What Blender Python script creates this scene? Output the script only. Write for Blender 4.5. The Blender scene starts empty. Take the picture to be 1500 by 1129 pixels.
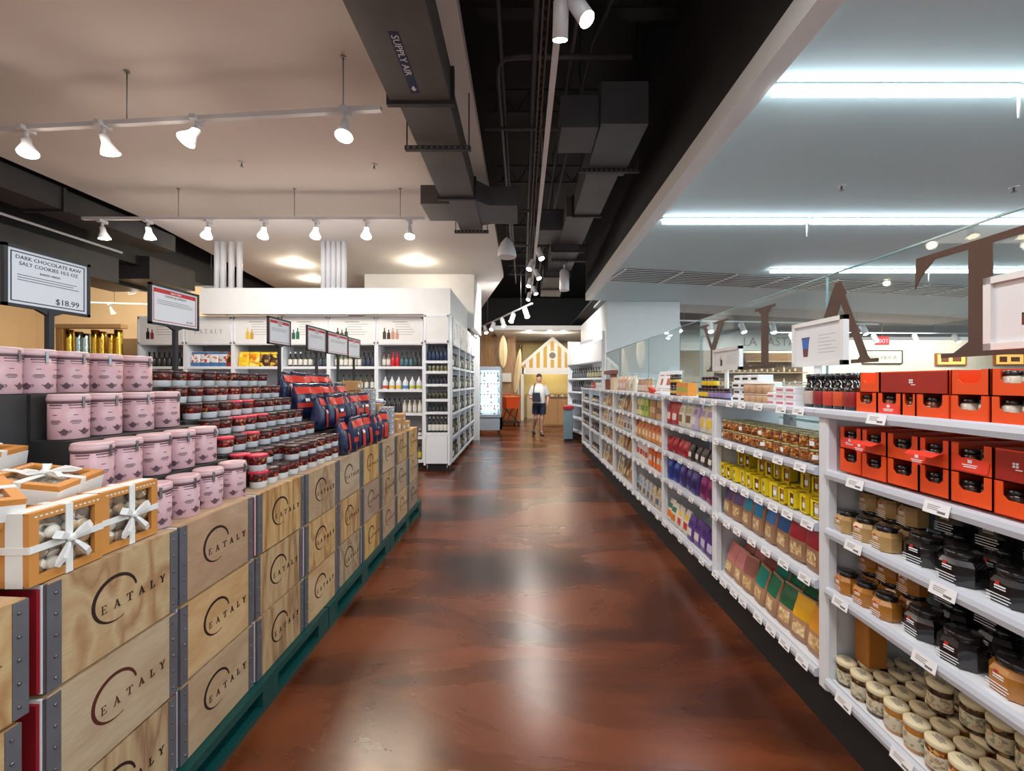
import bpy, bmesh, math, random
from mathutils import Matrix, Vector
R = random.Random(7)
D = bpy.data
SC = bpy.context.scene
COL = SC.collection
PI = math.pi

# ---------------------------------------------------------------- camera, world, exposure
EYE = 1.53
cd = D.cameras.new('camera'); cam = D.objects.new('camera', cd); COL.objects.link(cam)
cam.location = (0, 0, EYE); cam.rotation_euler = (PI/2, 0, 0)
cd.sensor_width = 36; cd.lens = 14.4; cd.shift_x = -0.010; cd.shift_y = -0.003
cd.clip_start = 0.05; cd.clip_end = 200
SC.camera = cam
W = D.worlds.new('world'); SC.world = W; W.use_nodes = True
bg = W.node_tree.nodes['Background']; bg.inputs[0].default_value = (1.0, 0.97, 0.95, 1); bg.inputs[1].default_value = 0.46
SC.view_settings.view_transform = 'Standard'
try: SC.view_settings.look = 'None'
except Exception: pass
SC.view_settings.gamma = 1; SC.view_settings.use_curve_mapping = False
SC.view_settings.exposure = 0.22

def area(loc, sx, sy, power, col, rot=(0, 0, 0)):
    l = D.lights.new('area_light', 'AREA'); l.shape = 'RECTANGLE'; l.size = sx; l.size_y = sy; l.energy = power; l.color = col
    o = D.objects.new('area_light', l); COL.objects.link(o); o.location = loc; o.rotation_euler = rot
    return o
# unseen area lights added to brighten the left hall, the aisle and the right hall
area((-3.4, 2.6, 3.5), 3.6, 1.2, 52, (1, .88, .78))
area((-3.4, 5.2, 3.5), 3.6, 1.2, 56, (1, .88, .78))
area((-3.2, -1.0, 3.6), 3.5, 2.0, 46, (1, .9, .82))
area((0.2, 0.2, 3.6), .5, 2.4, 62, (.97, .98, 1))
area((-3.6, 5.7, 3.6), 4.0, .6, 36, (1, .985, .97), (math.radians(48), 0, 0))
area((-9.0, 7.6, 4.2), 3.0, 1.0, 170, (1, .84, .64), (math.radians(40), 0, 0))
area((0.9, 14.9, 3.3), 3.0, 1.0, 26, (1, .9, .76))
area((0.2, 9.8, 3.75), .8, .6, 120, (1, .96, .92), (math.radians(55), 0, 0))  # added, tilted away from the camera to brighten the walking person
area((9.0, 12.6, 3.2), 9.0, 1.4, 260, (1, .96, .9))
area((13.0, 14.6, 3.4), 9.0, 1.0, 320, (1, .93, .82), (math.radians(30), 0, 0))
area((11, 8.0, 3.1), 7.0, 5.0, 150, (.84, .95, 1))
# cool area light added at the side to brighten the right hall's ceiling
area((14.5, 1.5, 1.7), 3.0, 12.0, 430, (.66, .90, 1.0), (0, math.radians(96), 0))

# ---------------------------------------------------------------- materials
MATS = {}
def mat(name, col, rough=.55, metal=0, emit=0, coat=0, noise=0, nscale=6, bump=0, spec=.5, ecol=None, sxyz=None, col2=None):
    if name in MATS: return MATS[name]
    m = D.materials.new(name); MATS[name] = m; m.use_nodes = True
    n = m.node_tree.nodes; L = m.node_tree.links; b = n['Principled BSDF']
    b.inputs['Base Color'].default_value = (*col, 1); b.inputs['Roughness'].default_value = rough; b.inputs['Metallic'].default_value = metal
    b.inputs['Specular IOR Level'].default_value = spec
    if coat: b.inputs['Coat Weight'].default_value = coat; b.inputs['Coat Roughness'].default_value = .08
    if emit:
        b.inputs['Emission Color'].default_value = (*(ecol or col), 1); b.inputs['Emission Strength'].default_value = emit
    if noise or bump or col2:
        tc = n.new('ShaderNodeTexCoord'); mp = n.new('ShaderNodeMapping'); nz = n.new('ShaderNodeTexNoise')
        nz.inputs['Scale'].default_value = nscale; nz.inputs['Detail'].default_value = 5
        mp.inputs['Scale'].default_value = sxyz or (1, 1, 1)
        L.new(tc.outputs['Object'], mp.inputs[0]); L.new(mp.outputs[0], nz.inputs['Vector'])
        if noise or col2:
            mx = n.new('ShaderNodeMix'); mx.data_type = 'RGBA'
            c2 = col2 or tuple(min(1, c*(1-noise)) for c in col)
            mx.inputs[6].default_value = (*col, 1); mx.inputs[7].default_value = (*c2, 1)
            rp = n.new('ShaderNodeMapRange'); rp.inputs[1].default_value = .35; rp.inputs[2].default_value = .65
            L.new(nz.outputs['Fac'], rp.inputs[0]); L.new(rp.outputs[0], mx.inputs[0]); L.new(mx.outputs[2], b.inputs['Base Color'])
        if bump:
            bp = n.new('ShaderNodeBump'); bp.inputs['Strength'].default_value = bump; bp.inputs['Distance'].default_value = .01
            L.new(nz.outputs['Fac'], bp.inputs['Height']); L.new(bp.outputs[0], b.inputs['Normal'])
    return m
def c8(r, g, b):  # sRGB bytes to linear
    f = lambda v: (v/255/12.92) if v/255 <= .04045 else ((v/255+.055)/1.055)**2.4
    return (f(r), f(g), f(b))
def pm(r, g, b, rough=.4, **k):
    return mat('paint_%d_%d_%d_%d' % (r, g, b, int(rough*100)), c8(r, g, b), rough, noise=k.pop('noise', .06), nscale=18, **k)

white = mat('white_paint', (.78, .78, .77), .5, noise=.04)
shelfwhite = mat('shelf_white', (.78, .82, .87), .35, noise=.03)
tagwhite = mat('tag_white', (.86, .87, .9), .4)
darkink = mat('dark_ink', (.02, .02, .025), .5)
greyink = mat('grey_ink', (.16, .15, .15), .6)
black = mat('black_paint', (.012, .012, .013), .6, noise=.3)
charcoal = mat('charcoal_paint', (.035, .034, .035), .55, noise=.2)
ductm = mat('duct_metal', (.12, .115, .11), .5, metal=.0, noise=.2, nscale=3)
ductb = mat('duct_blue_grey', (.09, .095, .105), .5, noise=.2, nscale=3)
steel = mat('steel', (.35, .35, .36), .35, metal=1)
greystrip = mat('grey_metal_strip', c8(118, 118, 124), .45, metal=.4, noise=.15, nscale=12)
redboard = mat('dark_red_board', c8(150, 14, 34), .5, noise=.12)
kraft = mat('kraft_board', c8(196, 150, 100), .7, noise=.1, nscale=20)
orangecard = mat('orange_red_card', c8(238, 82, 24), .45, noise=.05)
darkredcard = mat('dark_red_card', c8(165, 36, 22), .5, noise=.08)
flapred = mat('bright_red_card', c8(240, 70, 50), .45)
brownletter = mat('brown_vinyl', c8(76, 48, 34), .5, noise=.06)
blacklid = mat('black_lid', (.012, .012, .014), .22, coat=.6)
lampglow = mat('lamp_glow_warm', (1, .85, .62), .4, emit=22, ecol=(1, .80, .52))
lampcool = mat('lamp_glow_white', (1, .96, .9), .4, emit=26, ecol=(1, .95, .88))
tubeglow = mat('tube_glow', (.9, .97, 1), .4, emit=13, ecol=(.82, .95, 1.0))
lampwhite = mat('lamp_white', (.72, .73, .76), .35, noise=.05)

def node_mat(name):
    m = D.materials.new(name); m.use_nodes = True; MATS[name] = m
    return m, m.node_tree.nodes, m.node_tree.links, m.node_tree.nodes['Principled BSDF']
def ramp(n, stops):
    r = n.new('ShaderNodeValToRGB'); e = r.color_ramp.elements
    while len(e) < len(stops): e.new(.5)
    for i, (p, c) in enumerate(stops): e[i].position = p; e[i].color = (*c, 1)
    return r

def make_floor_mat():
    m, n, L, b = node_mat('stained_concrete')
    tc = n.new('ShaderNodeTexCoord'); mp = n.new('ShaderNodeMapping'); mp.inputs['Scale'].default_value = (.55, 1.5, 1)
    L.new(tc.outputs['Object'], mp.inputs[0])
    a = n.new('ShaderNodeTexNoise'); a.inputs['Scale'].default_value = 1.1; a.inputs['Detail'].default_value = 7; a.inputs['Roughness'].default_value = .52; a.inputs['Distortion'].default_value = .5
    L.new(mp.outputs[0], a.inputs['Vector'])
    r = ramp(n, [(.28, c8(38, 18, 11)), (.42, c8(72, 34, 18)), (.51, c8(100, 49, 23)), (.60, c8(122, 62, 30)), (.76, c8(128, 72, 40))])
    L.new(a.outputs['Fac'], r.inputs[0])
    f = n.new('ShaderNodeTexNoise'); f.inputs['Scale'].default_value = 60; f.inputs['Detail'].default_value = 4
    L.new(tc.outputs['Object'], f.inputs['Vector'])
    mx = n.new('ShaderNodeMix'); mx.data_type = 'RGBA'; mx.blend_type = 'MULTIPLY'; mx.inputs[0].default_value = .35
    L.new(r.outputs[0], mx.inputs[6]); L.new(f.outputs['Fac'], mx.inputs[7])
    L.new(mx.outputs[2], b.inputs['Base Color'])
    rr = n.new('ShaderNodeMapRange'); rr.inputs[3].default_value = .20; rr.inputs[4].default_value = .34
    L.new(a.outputs['Fac'], rr.inputs[0]); L.new(rr.outputs[0], b.inputs['Roughness'])
    b.inputs['Coat Weight'].default_value = .12; b.inputs['Coat Roughness'].default_value = .2
    return m
floorm = make_floor_mat()

def make_ply(name, stops, scale):
    m, n, L, b = node_mat(name)
    tc = n.new('ShaderNodeTexCoord'); oi = n.new('ShaderNodeObjectInfo')
    ad = n.new('ShaderNodeVectorMath'); ad.operation = 'MULTIPLY_ADD'
    cb = n.new('ShaderNodeCombineXYZ')
    for i in range(3): L.new(oi.outputs['Random'], cb.inputs[i])
    ad.inputs[1].default_value = (9, 9, 9); L.new(cb.outputs[0], ad.inputs[0]); L.new(tc.outputs['Object'], ad.inputs[2])
    mp = n.new('ShaderNodeMapping'); mp.inputs['Scale'].default_value = scale; L.new(ad.outputs[0], mp.inputs[0])
    z = n.new('ShaderNodeTexNoise'); z.inputs['Scale'].default_value = 2.2; z.inputs['Detail'].default_value = 3; L.new(mp.outputs[0], z.inputs['Vector'])
    mu = n.new('ShaderNodeMath'); mu.operation = 'MULTIPLY'; mu.inputs[1].default_value = 9; L.new(z.outputs['Fac'], mu.inputs[0])
    fr = n.new('ShaderNodeMath'); fr.operation = 'PINGPONG'; fr.inputs[1].default_value = 1; L.new(mu.outputs[0], fr.inputs[0])
    r = ramp(n, stops); L.new(fr.outputs[0], r.inputs[0])
    hs = n.new('ShaderNodeHueSaturation'); mr = n.new('ShaderNodeMapRange'); mr.inputs[3].default_value = .78; mr.inputs[4].default_value = 1.08
    L.new(oi.outputs['Random'], mr.inputs[0]); L.new(mr.outputs[0], hs.inputs['Value']); L.new(mr.outputs[0], hs.inputs['Saturation']); L.new(r.outputs[0], hs.inputs['Color'])
    fi = n.new('ShaderNodeTexNoise'); fi.inputs['Scale'].default_value = 45; mp2 = n.new('ShaderNodeMapping'); mp2.inputs['Scale'].default_value = (1, .5, 4) if scale[1] < 3 else (1, 4, .4)
    L.new(ad.outputs[0], mp2.inputs[0]); L.new(mp2.outputs[0], fi.inputs['Vector'])
    mx = n.new('ShaderNodeMix'); mx.data_type = 'RGBA'; mx.blend_type = 'MULTIPLY'; mx.inputs[0].default_value = .28
    L.new(hs.outputs[0], mx.inputs[6]); L.new(fi.outputs['Fac'], mx.inputs[7]); L.new(mx.outputs[2], b.inputs['Base Color'])
    b.inputs['Roughness'].default_value = .6
    return m
plyA = make_ply('plywood_figured', [(0, c8(202, 158, 104)), (.5, c8(214, 178, 126)), (.8, c8(196, 150, 96)), (1, c8(176, 126, 76))], (1, 2.2, 1.0))
plyB = make_ply('plywood_pale', [(0, c8(216, 182, 140)), (1, c8(200, 160, 116))], (1, .9, 2.0))
plyC = make_ply('plywood_striped', [(0, c8(218, 180, 124)), (.6, c8(202, 156, 98)), (1, c8(168, 118, 70))], (1, 4.5, .6))
plyD = make_ply('plywood_pinkish', [(0, c8(206, 168, 132)), (1, c8(188, 146, 110))], (1, .8, 1.6))
wood = make_ply('warm_board', [(0, c8(206, 160, 106)), (1, c8(182, 134, 82))], (2, 2, .4))

def specks(name, base, cols, scale, rough=.35):
    m, n, L, b = node_mat(name)
    tc = n.new('ShaderNodeTexCoord'); v = n.new('ShaderNodeTexVoronoi'); v.inputs['Scale'].default_value = scale
    oi = n.new('ShaderNodeObjectInfo'); ad = n.new('ShaderNodeVectorMath'); ad.operation = 'ADD'
    L.new(tc.outputs['Object'], ad.inputs[0]); L.new(oi.outputs['Random'], ad.inputs[1]); L.new(ad.outputs[0], v.inputs['Vector'])
    sp = n.new('ShaderNodeSeparateColor'); L.new(v.outputs['Color'], sp.inputs[0])
    k = len(cols); r = ramp(n, [(0, base), (.45, base)] + [(.5+.5*i/k, c) for i, c in enumerate(cols)]); r.color_ramp.interpolation = 'CONSTANT'
    L.new(sp.outputs[0], r.inputs[0]); L.new(r.outputs[0], b.inputs['Base Color']); b.inputs['Roughness'].default_value = rough
    return m
tublabel = specks('hazelnut_print', c8(52, 22, 20), [c8(84, 26, 24), c8(150, 34, 38), c8(126, 26, 34), c8(196, 112, 60)], 95)
cookies = specks('cookie_print', c8(186, 158, 128), [c8(214, 184, 146), c8(160, 130, 100), c8(232, 222, 208), c8(140, 122, 106)], 26, .2)
nutfill = specks('antipasto_fill', c8(146, 84, 34), [c8(196, 130, 60), c8(112, 56, 26), c8(214, 164, 92), c8(90, 40, 24)], 90, .15)
pastafill = specks('pasta_fill', c8(206, 172, 120), [c8(222, 196, 150), c8(178, 138, 88), c8(232, 212, 176)], 70, .4)
olivefill = specks('pickle_fill', c8(70, 52, 34), [c8(110, 84, 44), c8(46, 30, 24), c8(150, 116, 70)], 70, .15)
chipprint = specks('crisp_packet_print', c8(226, 228, 232), [c8(226, 228, 232), c8(206, 130, 76), c8(190, 70, 50), c8(206, 214, 226)], 26)
yellowprint = specks('yellow_packet_print', c8(238, 196, 32), [c8(238, 140, 30), c8(246, 226, 120), c8(220, 120, 30)], 16)
brownprint = specks('brown_packet_print', c8(70, 44, 26), [c8(226, 200, 60), c8(180, 140, 80), c8(110, 70, 40)], 18)

def make_bagprint():
    m, n, L, b = node_mat('navy_red_print')
    tc = n.new('ShaderNodeTexCoord'); mp = n.new('ShaderNodeMapping'); mp.inputs['Rotation'].default_value = (.5, .6, 0); mp.inputs['Scale'].default_value = (9, 16, 7)
    oi = n.new('ShaderNodeObjectInfo'); ad = n.new('ShaderNodeVectorMath'); ad.operation = 'ADD'
    L.new(tc.outputs['Object'], ad.inputs[0]); L.new(oi.outputs['Random'], ad.inputs[1]); L.new(ad.outputs[0], mp.inputs[0])
    z = n.new('ShaderNodeTexNoise'); z.inputs['Scale'].default_value = 1.6; z.inputs['Detail'].default_value = 1; L.new(mp.outputs[0], z.inputs['Vector'])
    r = ramp(n, [(0, c8(24, 30, 60)), (.36, c8(44, 60, 106)), (.44, c8(30, 36, 66)), (.55, c8(206, 62, 46)), (.66, c8(28, 32, 58))]); r.color_ramp.interpolation = 'CONSTANT'
    L.new(z.outputs['Fac'], r.inputs[0]); L.new(r.outputs[0], b.inputs['Base Color']); b.inputs['Roughness'].default_value = .28
    bp = n.new('ShaderNodeBump'); bp.inputs['Strength'].default_value = .5; bp.inputs['Distance'].default_value = .01; z2 = n.new('ShaderNodeTexNoise'); z2.inputs['Scale'].default_value = 30
    L.new(tc.outputs['Object'], z2.inputs['Vector']); L.new(z2.outputs['Fac'], bp.inputs['Height']); L.new(bp.outputs[0], b.inputs['Normal'])
    return m
bagprint = make_bagprint()

def make_check():
    m, n, L, b = node_mat('grey_check_print')
    tc = n.new('ShaderNodeTexCoord'); ck = n.new('ShaderNodeTexChecker'); ck.inputs['Scale'].default_value = 60
    ck.inputs[1].default_value = (*c8(196, 198, 202), 1); ck.inputs[2].default_value = (*c8(120, 128, 140), 1)
    L.new(tc.outputs['Object'], ck.inputs[0]); L.new(ck.outputs[0], b.inputs['Base Color'])
    return m
checkm = make_check()

def make_glass(nm, tint):
    m = D.materials.new(nm); m.use_nodes = True; n = m.node_tree.nodes; L = m.node_tree.links; n.clear()
    o = n.new('ShaderNodeOutputMaterial'); t = n.new('ShaderNodeBsdfTransparent'); g = n.new('ShaderNodeBsdfGlossy'); mx = n.new('ShaderNodeMixShader'); f = n.new('ShaderNodeFresnel')
    t.inputs[0].default_value = (*tint, 1); g.inputs['Roughness'].default_value = .02; ge = n.new('ShaderNodeNewGeometry'); mr = n.new('ShaderNodeMapRange'); mr.inputs[3].default_value = 1.3; mr.inputs[4].default_value = 1/1.3
    L.new(ge.outputs['Backfacing'], mr.inputs[0]); L.new(mr.outputs[0], f.inputs[0])
    L.new(f.outputs[0], mx.inputs[0]); L.new(t.outputs[0], mx.inputs[1]); L.new(g.outputs[0], mx.inputs[2]); L.new(mx.outputs[0], o.inputs[0])
    return m
glass = make_glass('screen_glass', (.93, .975, .97)); film = make_glass('clear_film', (.99, .99, .99))
glassedge = mat('glass_edge', c8(120, 160, 165), .15, spec=.7)
paleedge = mat('pale_glass_edge', c8(196, 226, 216), .2)

# ---------------------------------------------------------------- mesh helpers
class MB:
    def __init__(s): s.v = []; s.f = []; s.sm = []
    def add(s, vs, fs, smooth=False, M=None):
        k = len(s.v)
        s.v += [tuple(M @ Vector(p)) for p in vs] if M is not None else [tuple(p) for p in vs]
        s.f += [tuple(i+k for i in f) for f in fs]; s.sm += [smooth]*len(fs)
        return s
    def box(s, x0, x1, y0, y1, z0, z1, M=None):
        if x0 > x1: x0, x1 = x1, x0
        if y0 > y1: y0, y1 = y1, y0
        if z0 > z1: z0, z1 = z1, z0
        v = [(x0, y0, z0), (x1, y0, z0), (x1, y1, z0), (x0, y1, z0), (x0, y0, z1), (x1, y0, z1), (x1, y1, z1), (x0, y1, z1)]
        return s.add(v, [(0, 3, 2, 1), (4, 5, 6, 7), (0, 1, 5, 4), (1, 2, 6, 5), (2, 3, 7, 6), (3, 0, 4, 7)], False, M)
    def rbox(s, x0, x1, y0, y1, z0, z1, r=.004, M=None):  # box with chamfered vertical and top edges
        def ring(z, i): return [(x0+r+i, y0+i, z), (x1-r-i, y0+i, z), (x1-i, y0+r+i, z), (x1-i, y1-r-i, z), (x1-r-i, y1-i, z), (x0+r+i, y1-i, z), (x0+i, y1-r-i, z), (x0+i, y0+r+i, z)]
        return s.loft([ring(z0, 0), ring(z1-r, 0), ring(z1, r)], M=M)
    def loft(s, rings, smooth=False, cap=True, M=None):
        n = len(rings[0]); vs = [p for r in rings for p in r]; fs = []
        for a in range(len(rings)-1):
            for i in range(n):
                j = (i+1) % n; fs.append((a*n+i, a*n+j, (a+1)*n+j, (a+1)*n+i))
        s.add(vs, fs, smooth, M)
        if cap:
            k = len(s.v)-len(vs)
            s.f.append(tuple(k+i for i in range(n-1, -1, -1))); s.sm.append(False)
            s.f.append(tuple(k+(len(rings)-1)*n+i for i in range(n))); s.sm.append(False)
        return s
    def lathe(s, prof, n=16, c=(0, 0, 0), smooth=True, M=None, ph=0):
        rings = [[(c[0]+max(r, 1e-4)*math.cos(ph+2*PI*i/n), c[1]+max(r, 1e-4)*math.sin(ph+2*PI*i/n), c[2]+z) for i in range(n)] for r, z in prof]
        return s.loft(rings, smooth, True, M)
    def tube(s, path, r, n=8):
        pts = [Vector(p) for p in path]; rings = []
        for i, p in enumerate(pts):
            d = (pts[min(i+1, len(pts)-1)]-pts[max(i-1, 0)]).normalized()
            a = d.cross(Vector((0, 0, 1)))
            if a.length < .1: a = d.cross(Vector((1, 0, 0)))
            a.normalize(); b = a.cross(d)
            rings.append([p+a*r*math.cos(2*PI*k/n)+b*r*math.sin(2*PI*k/n) for k in range(n)])
        return s.loft(rings, True)
    def plate(s, polys, O, U, V, d=.001):  # 2-D polygons on a plane, thickness d along U x V
        O = Vector(O); U = Vector(U); V = Vector(V); N = U.cross(V).normalized()*d
        for qi, poly in enumerate(polys):
            Nq = N*(1+.06*qi)
            ar = sum(poly[i][0]*poly[(i+1) % len(poly)][1]-poly[(i+1) % len(poly)][0]*poly[i][1] for i in range(len(poly)))
            if ar < 0: poly = poly[::-1]
            a = [O+U*p[0]+V*p[1] for p in poly]; s.loft([a, [p+Nq for p in a]])
        return s
    def build(s, name):
        me = D.meshes.new(name); me.from_pydata(s.v, [], s.f)
        me.polygons.foreach_set('use_smooth', s.sm); me.update()
        return me

def ob(name, mb, m, parent=None, loc=None, rot=None):
    me = mb if isinstance(mb, bpy.types.Mesh) else mb.build(name)
    if not me.materials: me.materials.append(m)
    o = D.objects.new(name, me); COL.objects.link(o)
    if me.materials[0] is not m: o.material_slots[0].link = 'OBJECT'; o.material_slots[0].material = m
    if parent: o.parent = parent
    if loc: o.location = loc
    if rot: o.rotation_euler = rot
    return o
def tag(o, label, cat, group=None):
    o['label'] = label; o['category'] = cat
    if group: o['group'] = group
    return o
def thing(name, label, cat, loc=(0, 0, 0), rot=(0, 0, 0), group=None):
    o = D.objects.new(name, None); COL.objects.link(o); o.location = loc; o.rotation_euler = rot; o.empty_display_size = .05
    return tag(o, label, cat, group)
def struct(name, mb, m):
    o = ob(name, mb, m); o['kind'] = 'structure'; return o
class Kind:  # parts: (name, MB or mesh, material, [sub-parts])
    def __init__(s, name, cat, parts):
        s.name = name; s.cat = cat
        f = lambda ps: [(p[0], p[1].build(p[0]), p[2], f(p[3]) if len(p) > 3 else []) for p in ps]
        s.parts = f(parts)
    def put(s, loc, label, group=None, rz=0, rot=None, mats={}, skip=()):
        t = thing(s.name, label, s.cat, loc, rot or (0, 0, rz), group)
        def rec(ps, par):
            for nm, me, m, sub in ps:
                if nm in skip: continue
                rec(sub, ob(nm, me, mats.get(nm, m), par))
        rec(s.parts, t)
        return t
ORD = 'first second third fourth fifth sixth seventh eighth ninth tenth eleventh twelfth thirteenth fourteenth fifteenth sixteenth seventeenth eighteenth nineteenth twentieth'.split()
def od(i): return ORD[i]

_tx = {}
def txt(s, size, depth=.0006, align='LEFT'):
    k = (s, size, depth, align)
    if k not in _tx:
        c = D.curves.new('lettering', 'FONT'); c.body = s; c.size = size; c.extrude = depth; c.align_x = align; c.resolution_u = 2
        o = D.objects.new('lettering', c); COL.objects.link(o)
        dg = bpy.context.evaluated_depsgraph_get()
        me = D.meshes.new_from_object(o.evaluated_get(dg)); vs = [tuple(v.co) for v in me.vertices]; fs = [tuple(p.vertices) for p in me.polygons]
        D.objects.remove(o); D.curves.remove(c); D.meshes.remove(me)
        _tx[k] = (vs, fs)
    return _tx[k]
def put_text(mb, s, size, O, U, V, align='LEFT'):
    vs, fs = txt(s, size, .0006, align); O = Vector(O); U = Vector(U).normalized(); V = Vector(V).normalized(); N = U.cross(V)
    mb.add([O+U*v[0]+V*v[1]+N*v[2] for v in vs], fs)
    return mb

# serif capitals drawn as polygons (cap height 1)
def rc(x0, y0, x1, y1): return [(x0, y0), (x1, y0), (x1, y1), (x0, y1)]
SERIF = {
 'E': (.70, [rc(.10, 0, .23, 1), rc(0, 0, .2, .045), rc(0, .955, .2, 1), rc(.2, .945, .6, 1), [(.6, 1), (.6, .74), (.56, .82), (.48, .95)], rc(.2, .48, .46, .535), [(.46, .64), (.42, .53), (.42, .49), (.46, .38)], rc(.2, 0, .62, .055), [(.62, 0), (.67, .28), (.60, .17), (.5, .05)]]),
 'A': (.86, [[(.08, .02), (.16, .02), (.40, .80), (.36, .92)], [(.32, .86), (.375, 1.02), (.445, 1.02), (.80, .02), (.62, .02), (.375, .78)], rc(.2, .31, .58, .365), rc(0, 0, .27, .045), rc(.52, 0, .90, .045), [(.07, .04), (.2, .04), (.14, .13)], [(.58, .04), (.84, .04), (.72, .13)]]),
 'T': (.80, [rc(0, .94, .8, 1), [(0, 1), (-.01, .70), (.03, .80), (.13, .95)], [(.8, 1), (.67, .95), (.77, .80), (.81, .70)], rc(.335, 0, .465, .96), rc(.17, 0, .63, .04), [(.24, .03), (.56, .03), (.465, .13), (.335, .13)]]),
 'L': (.66, [rc(.10, 0, .23, 1), rc(-.02, .955, .35, 1), [(.04, .96), (.29, .96), (.23, .88), (.1, .88)], rc(-.02, 0, .6, .05), [(.6, 0), (.66, .30), (.58, .18), (.46, .04)]]),
 'Y': (.80, [[(.06, .97), (.23, .97), (.46, .47), (.46, .40), (.34, .40)], [(.46, .44), (.41, .50), (.65, .97), (.72, .97)], rc(.335, 0, .46, .47), rc(-.04, .955, .34, 1), rc(.55, .955, .84, 1), rc(.19, 0, .60, .04), [(.26, .03), (.53, .03), (.46, .12), (.335, .12)]]),
}
def serif_polys(word, h, gap=.25, xs=1.0):
    out = []; x = 0
    for ch in word:
        w, ps = SERIF[ch]
        out += [[((x+p[0]*xs)*h, p[1]*h) for p in q] for q in ps]; x += w*xs+gap
    return out, (x-gap)*h
def lines(n, w, dy, h, ragged=.3, seed=1):
    r = random.Random(seed); return [rc(0, -i*dy, w*(1-ragged*r.random()), -i*dy+h) for i in range(n)]

# ================================================================= SETTING
struct('floor', MB().box(-16, 22, -5, 20, -.1, 0), floorm)
# left hall ceiling: one flat slab with slanted far edges
def slab(pts, z0, z1):
    a = [(x, y, z0) for x, y in pts]; b = [(x, y, z1) for x, y in pts]; return MB().loft([a, b])
ceilL = mat('ceiling_warm_white', (.74, .70, .67), .75, noise=.03, nscale=1.2)
ceilR = mat('ceiling_cool_white', (.55, .68, .715), .7, noise=.02, nscale=1.2)
struct('ceiling', slab([(-5.75, -5), (-.41, -5), (-.44, 9.6), (-1.33, 13.5), (-6.9, 13.5), (-5.7, 6.2)], 4.0, 4.1), ceilL)
struct('ceiling', slab([(1.48, -5), (14, -5), (14, 11.8), (8.6, 10.4), (1.48, 8.9)], 3.32, 3.42), ceilR)
struct('ceiling', slab([(1.9, 9.05), (8.6, 10.55), (14, 11.95), (14, 14.0), (8.6, 12.6), (3.5, 11.3), (1.9, 10.9)], 3.5, 3.55), mat('soffit_grey', (.42, .44, .45), .7))  # ceiling runs on less lit here; the dimness is put into a greyer white
struct('trim_ceiling_edge', MB().box(1.35, 1.48, -5, 8.75, 3.28, 3.43), white)
struct('wall_bulkhead', MB().box(1.36, 1.46, -5, 8.8, 3.43, 5.4), charcoal)
struct('ceiling_deck', MB().box(-16, 4, -5, 20, 5.4, 5.5), black)
struct('ceiling_deck', MB().box(1.9, 22, 9.2, 20, 3.75, 3.8), mat('deck_grey', (.10, .10, .105), .7))
struct('wall_back_right', MB().box(3.5, 22, 16.2, 16.4, 0, 3.2), mat('cream_wall', (.62, .58, .5), .7, noise=.05))
struct('wall_right_block', MB().box(1.88, 3.5, 9.1, 13.1, 0, 3.34), mat('cool_white_wall', (.74, .77, .78), .6, noise=.02))
struct('wall_back', MB().box(-8.0, 4.2, 18.82, 18.9, 3.3, 5.4), black)
struct('wall_back', MB().box(-8.0, 4.2, 18.6, 18.8, 0, 3.35), mat('sand_wall', c8(222, 190, 140), .7, noise=.1, nscale=2))
struct('wall_left', MB().box(-13.5, -6.6, 11.2, 11.4, 0, 5.4), mat('honey_wall', c8(236, 212, 174), .7, noise=.06, nscale=2))
struct('wall_left', MB().box(-13.5, -13.3, -5, 11.4, 0, 5.4), MATS['honey_wall'])
struct('wall_divider', MB().box(-3.6, -1.70, 9.35, 9.5, 0, 4.0).box(-1.70, -1.10, 9.35, 9.5, 2.78, 4.0).box(-1.25, -1.10, 9.5, 11.0, 2.78, 4.0), white)
struct('wall_shelf_bulkhead', MB().box(-5.6, -1.25, 7.12, 7.3, 2.72, 3.17).box(-1.43, -1.25, 7.3, 9.35, 2.72, 3.17), white)
struct('ceiling_back_soffit', MB().box(-1.0, 4.0, 14.2, 18.6, 3.35, 3.5), white)
struct('wall_black_side', MB().box(-6.9, -6.7, -5, 11.2, 3.58, 5.4), black)

# ---- warm timber boards of the far wall
bw = thing('board_wall', 'honey wood plank wall behind the drinks cooler and surfboards', 'wall', (-1.95, 16.4, 0))
pm_ = MB().box(-.075, .075, 0, .04, 0, 3.6).build('plank')
for i in range(15): ob('plank', pm_, wood, bw, (-.6+i*.158, -.01*(i % 2), 0))

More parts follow.
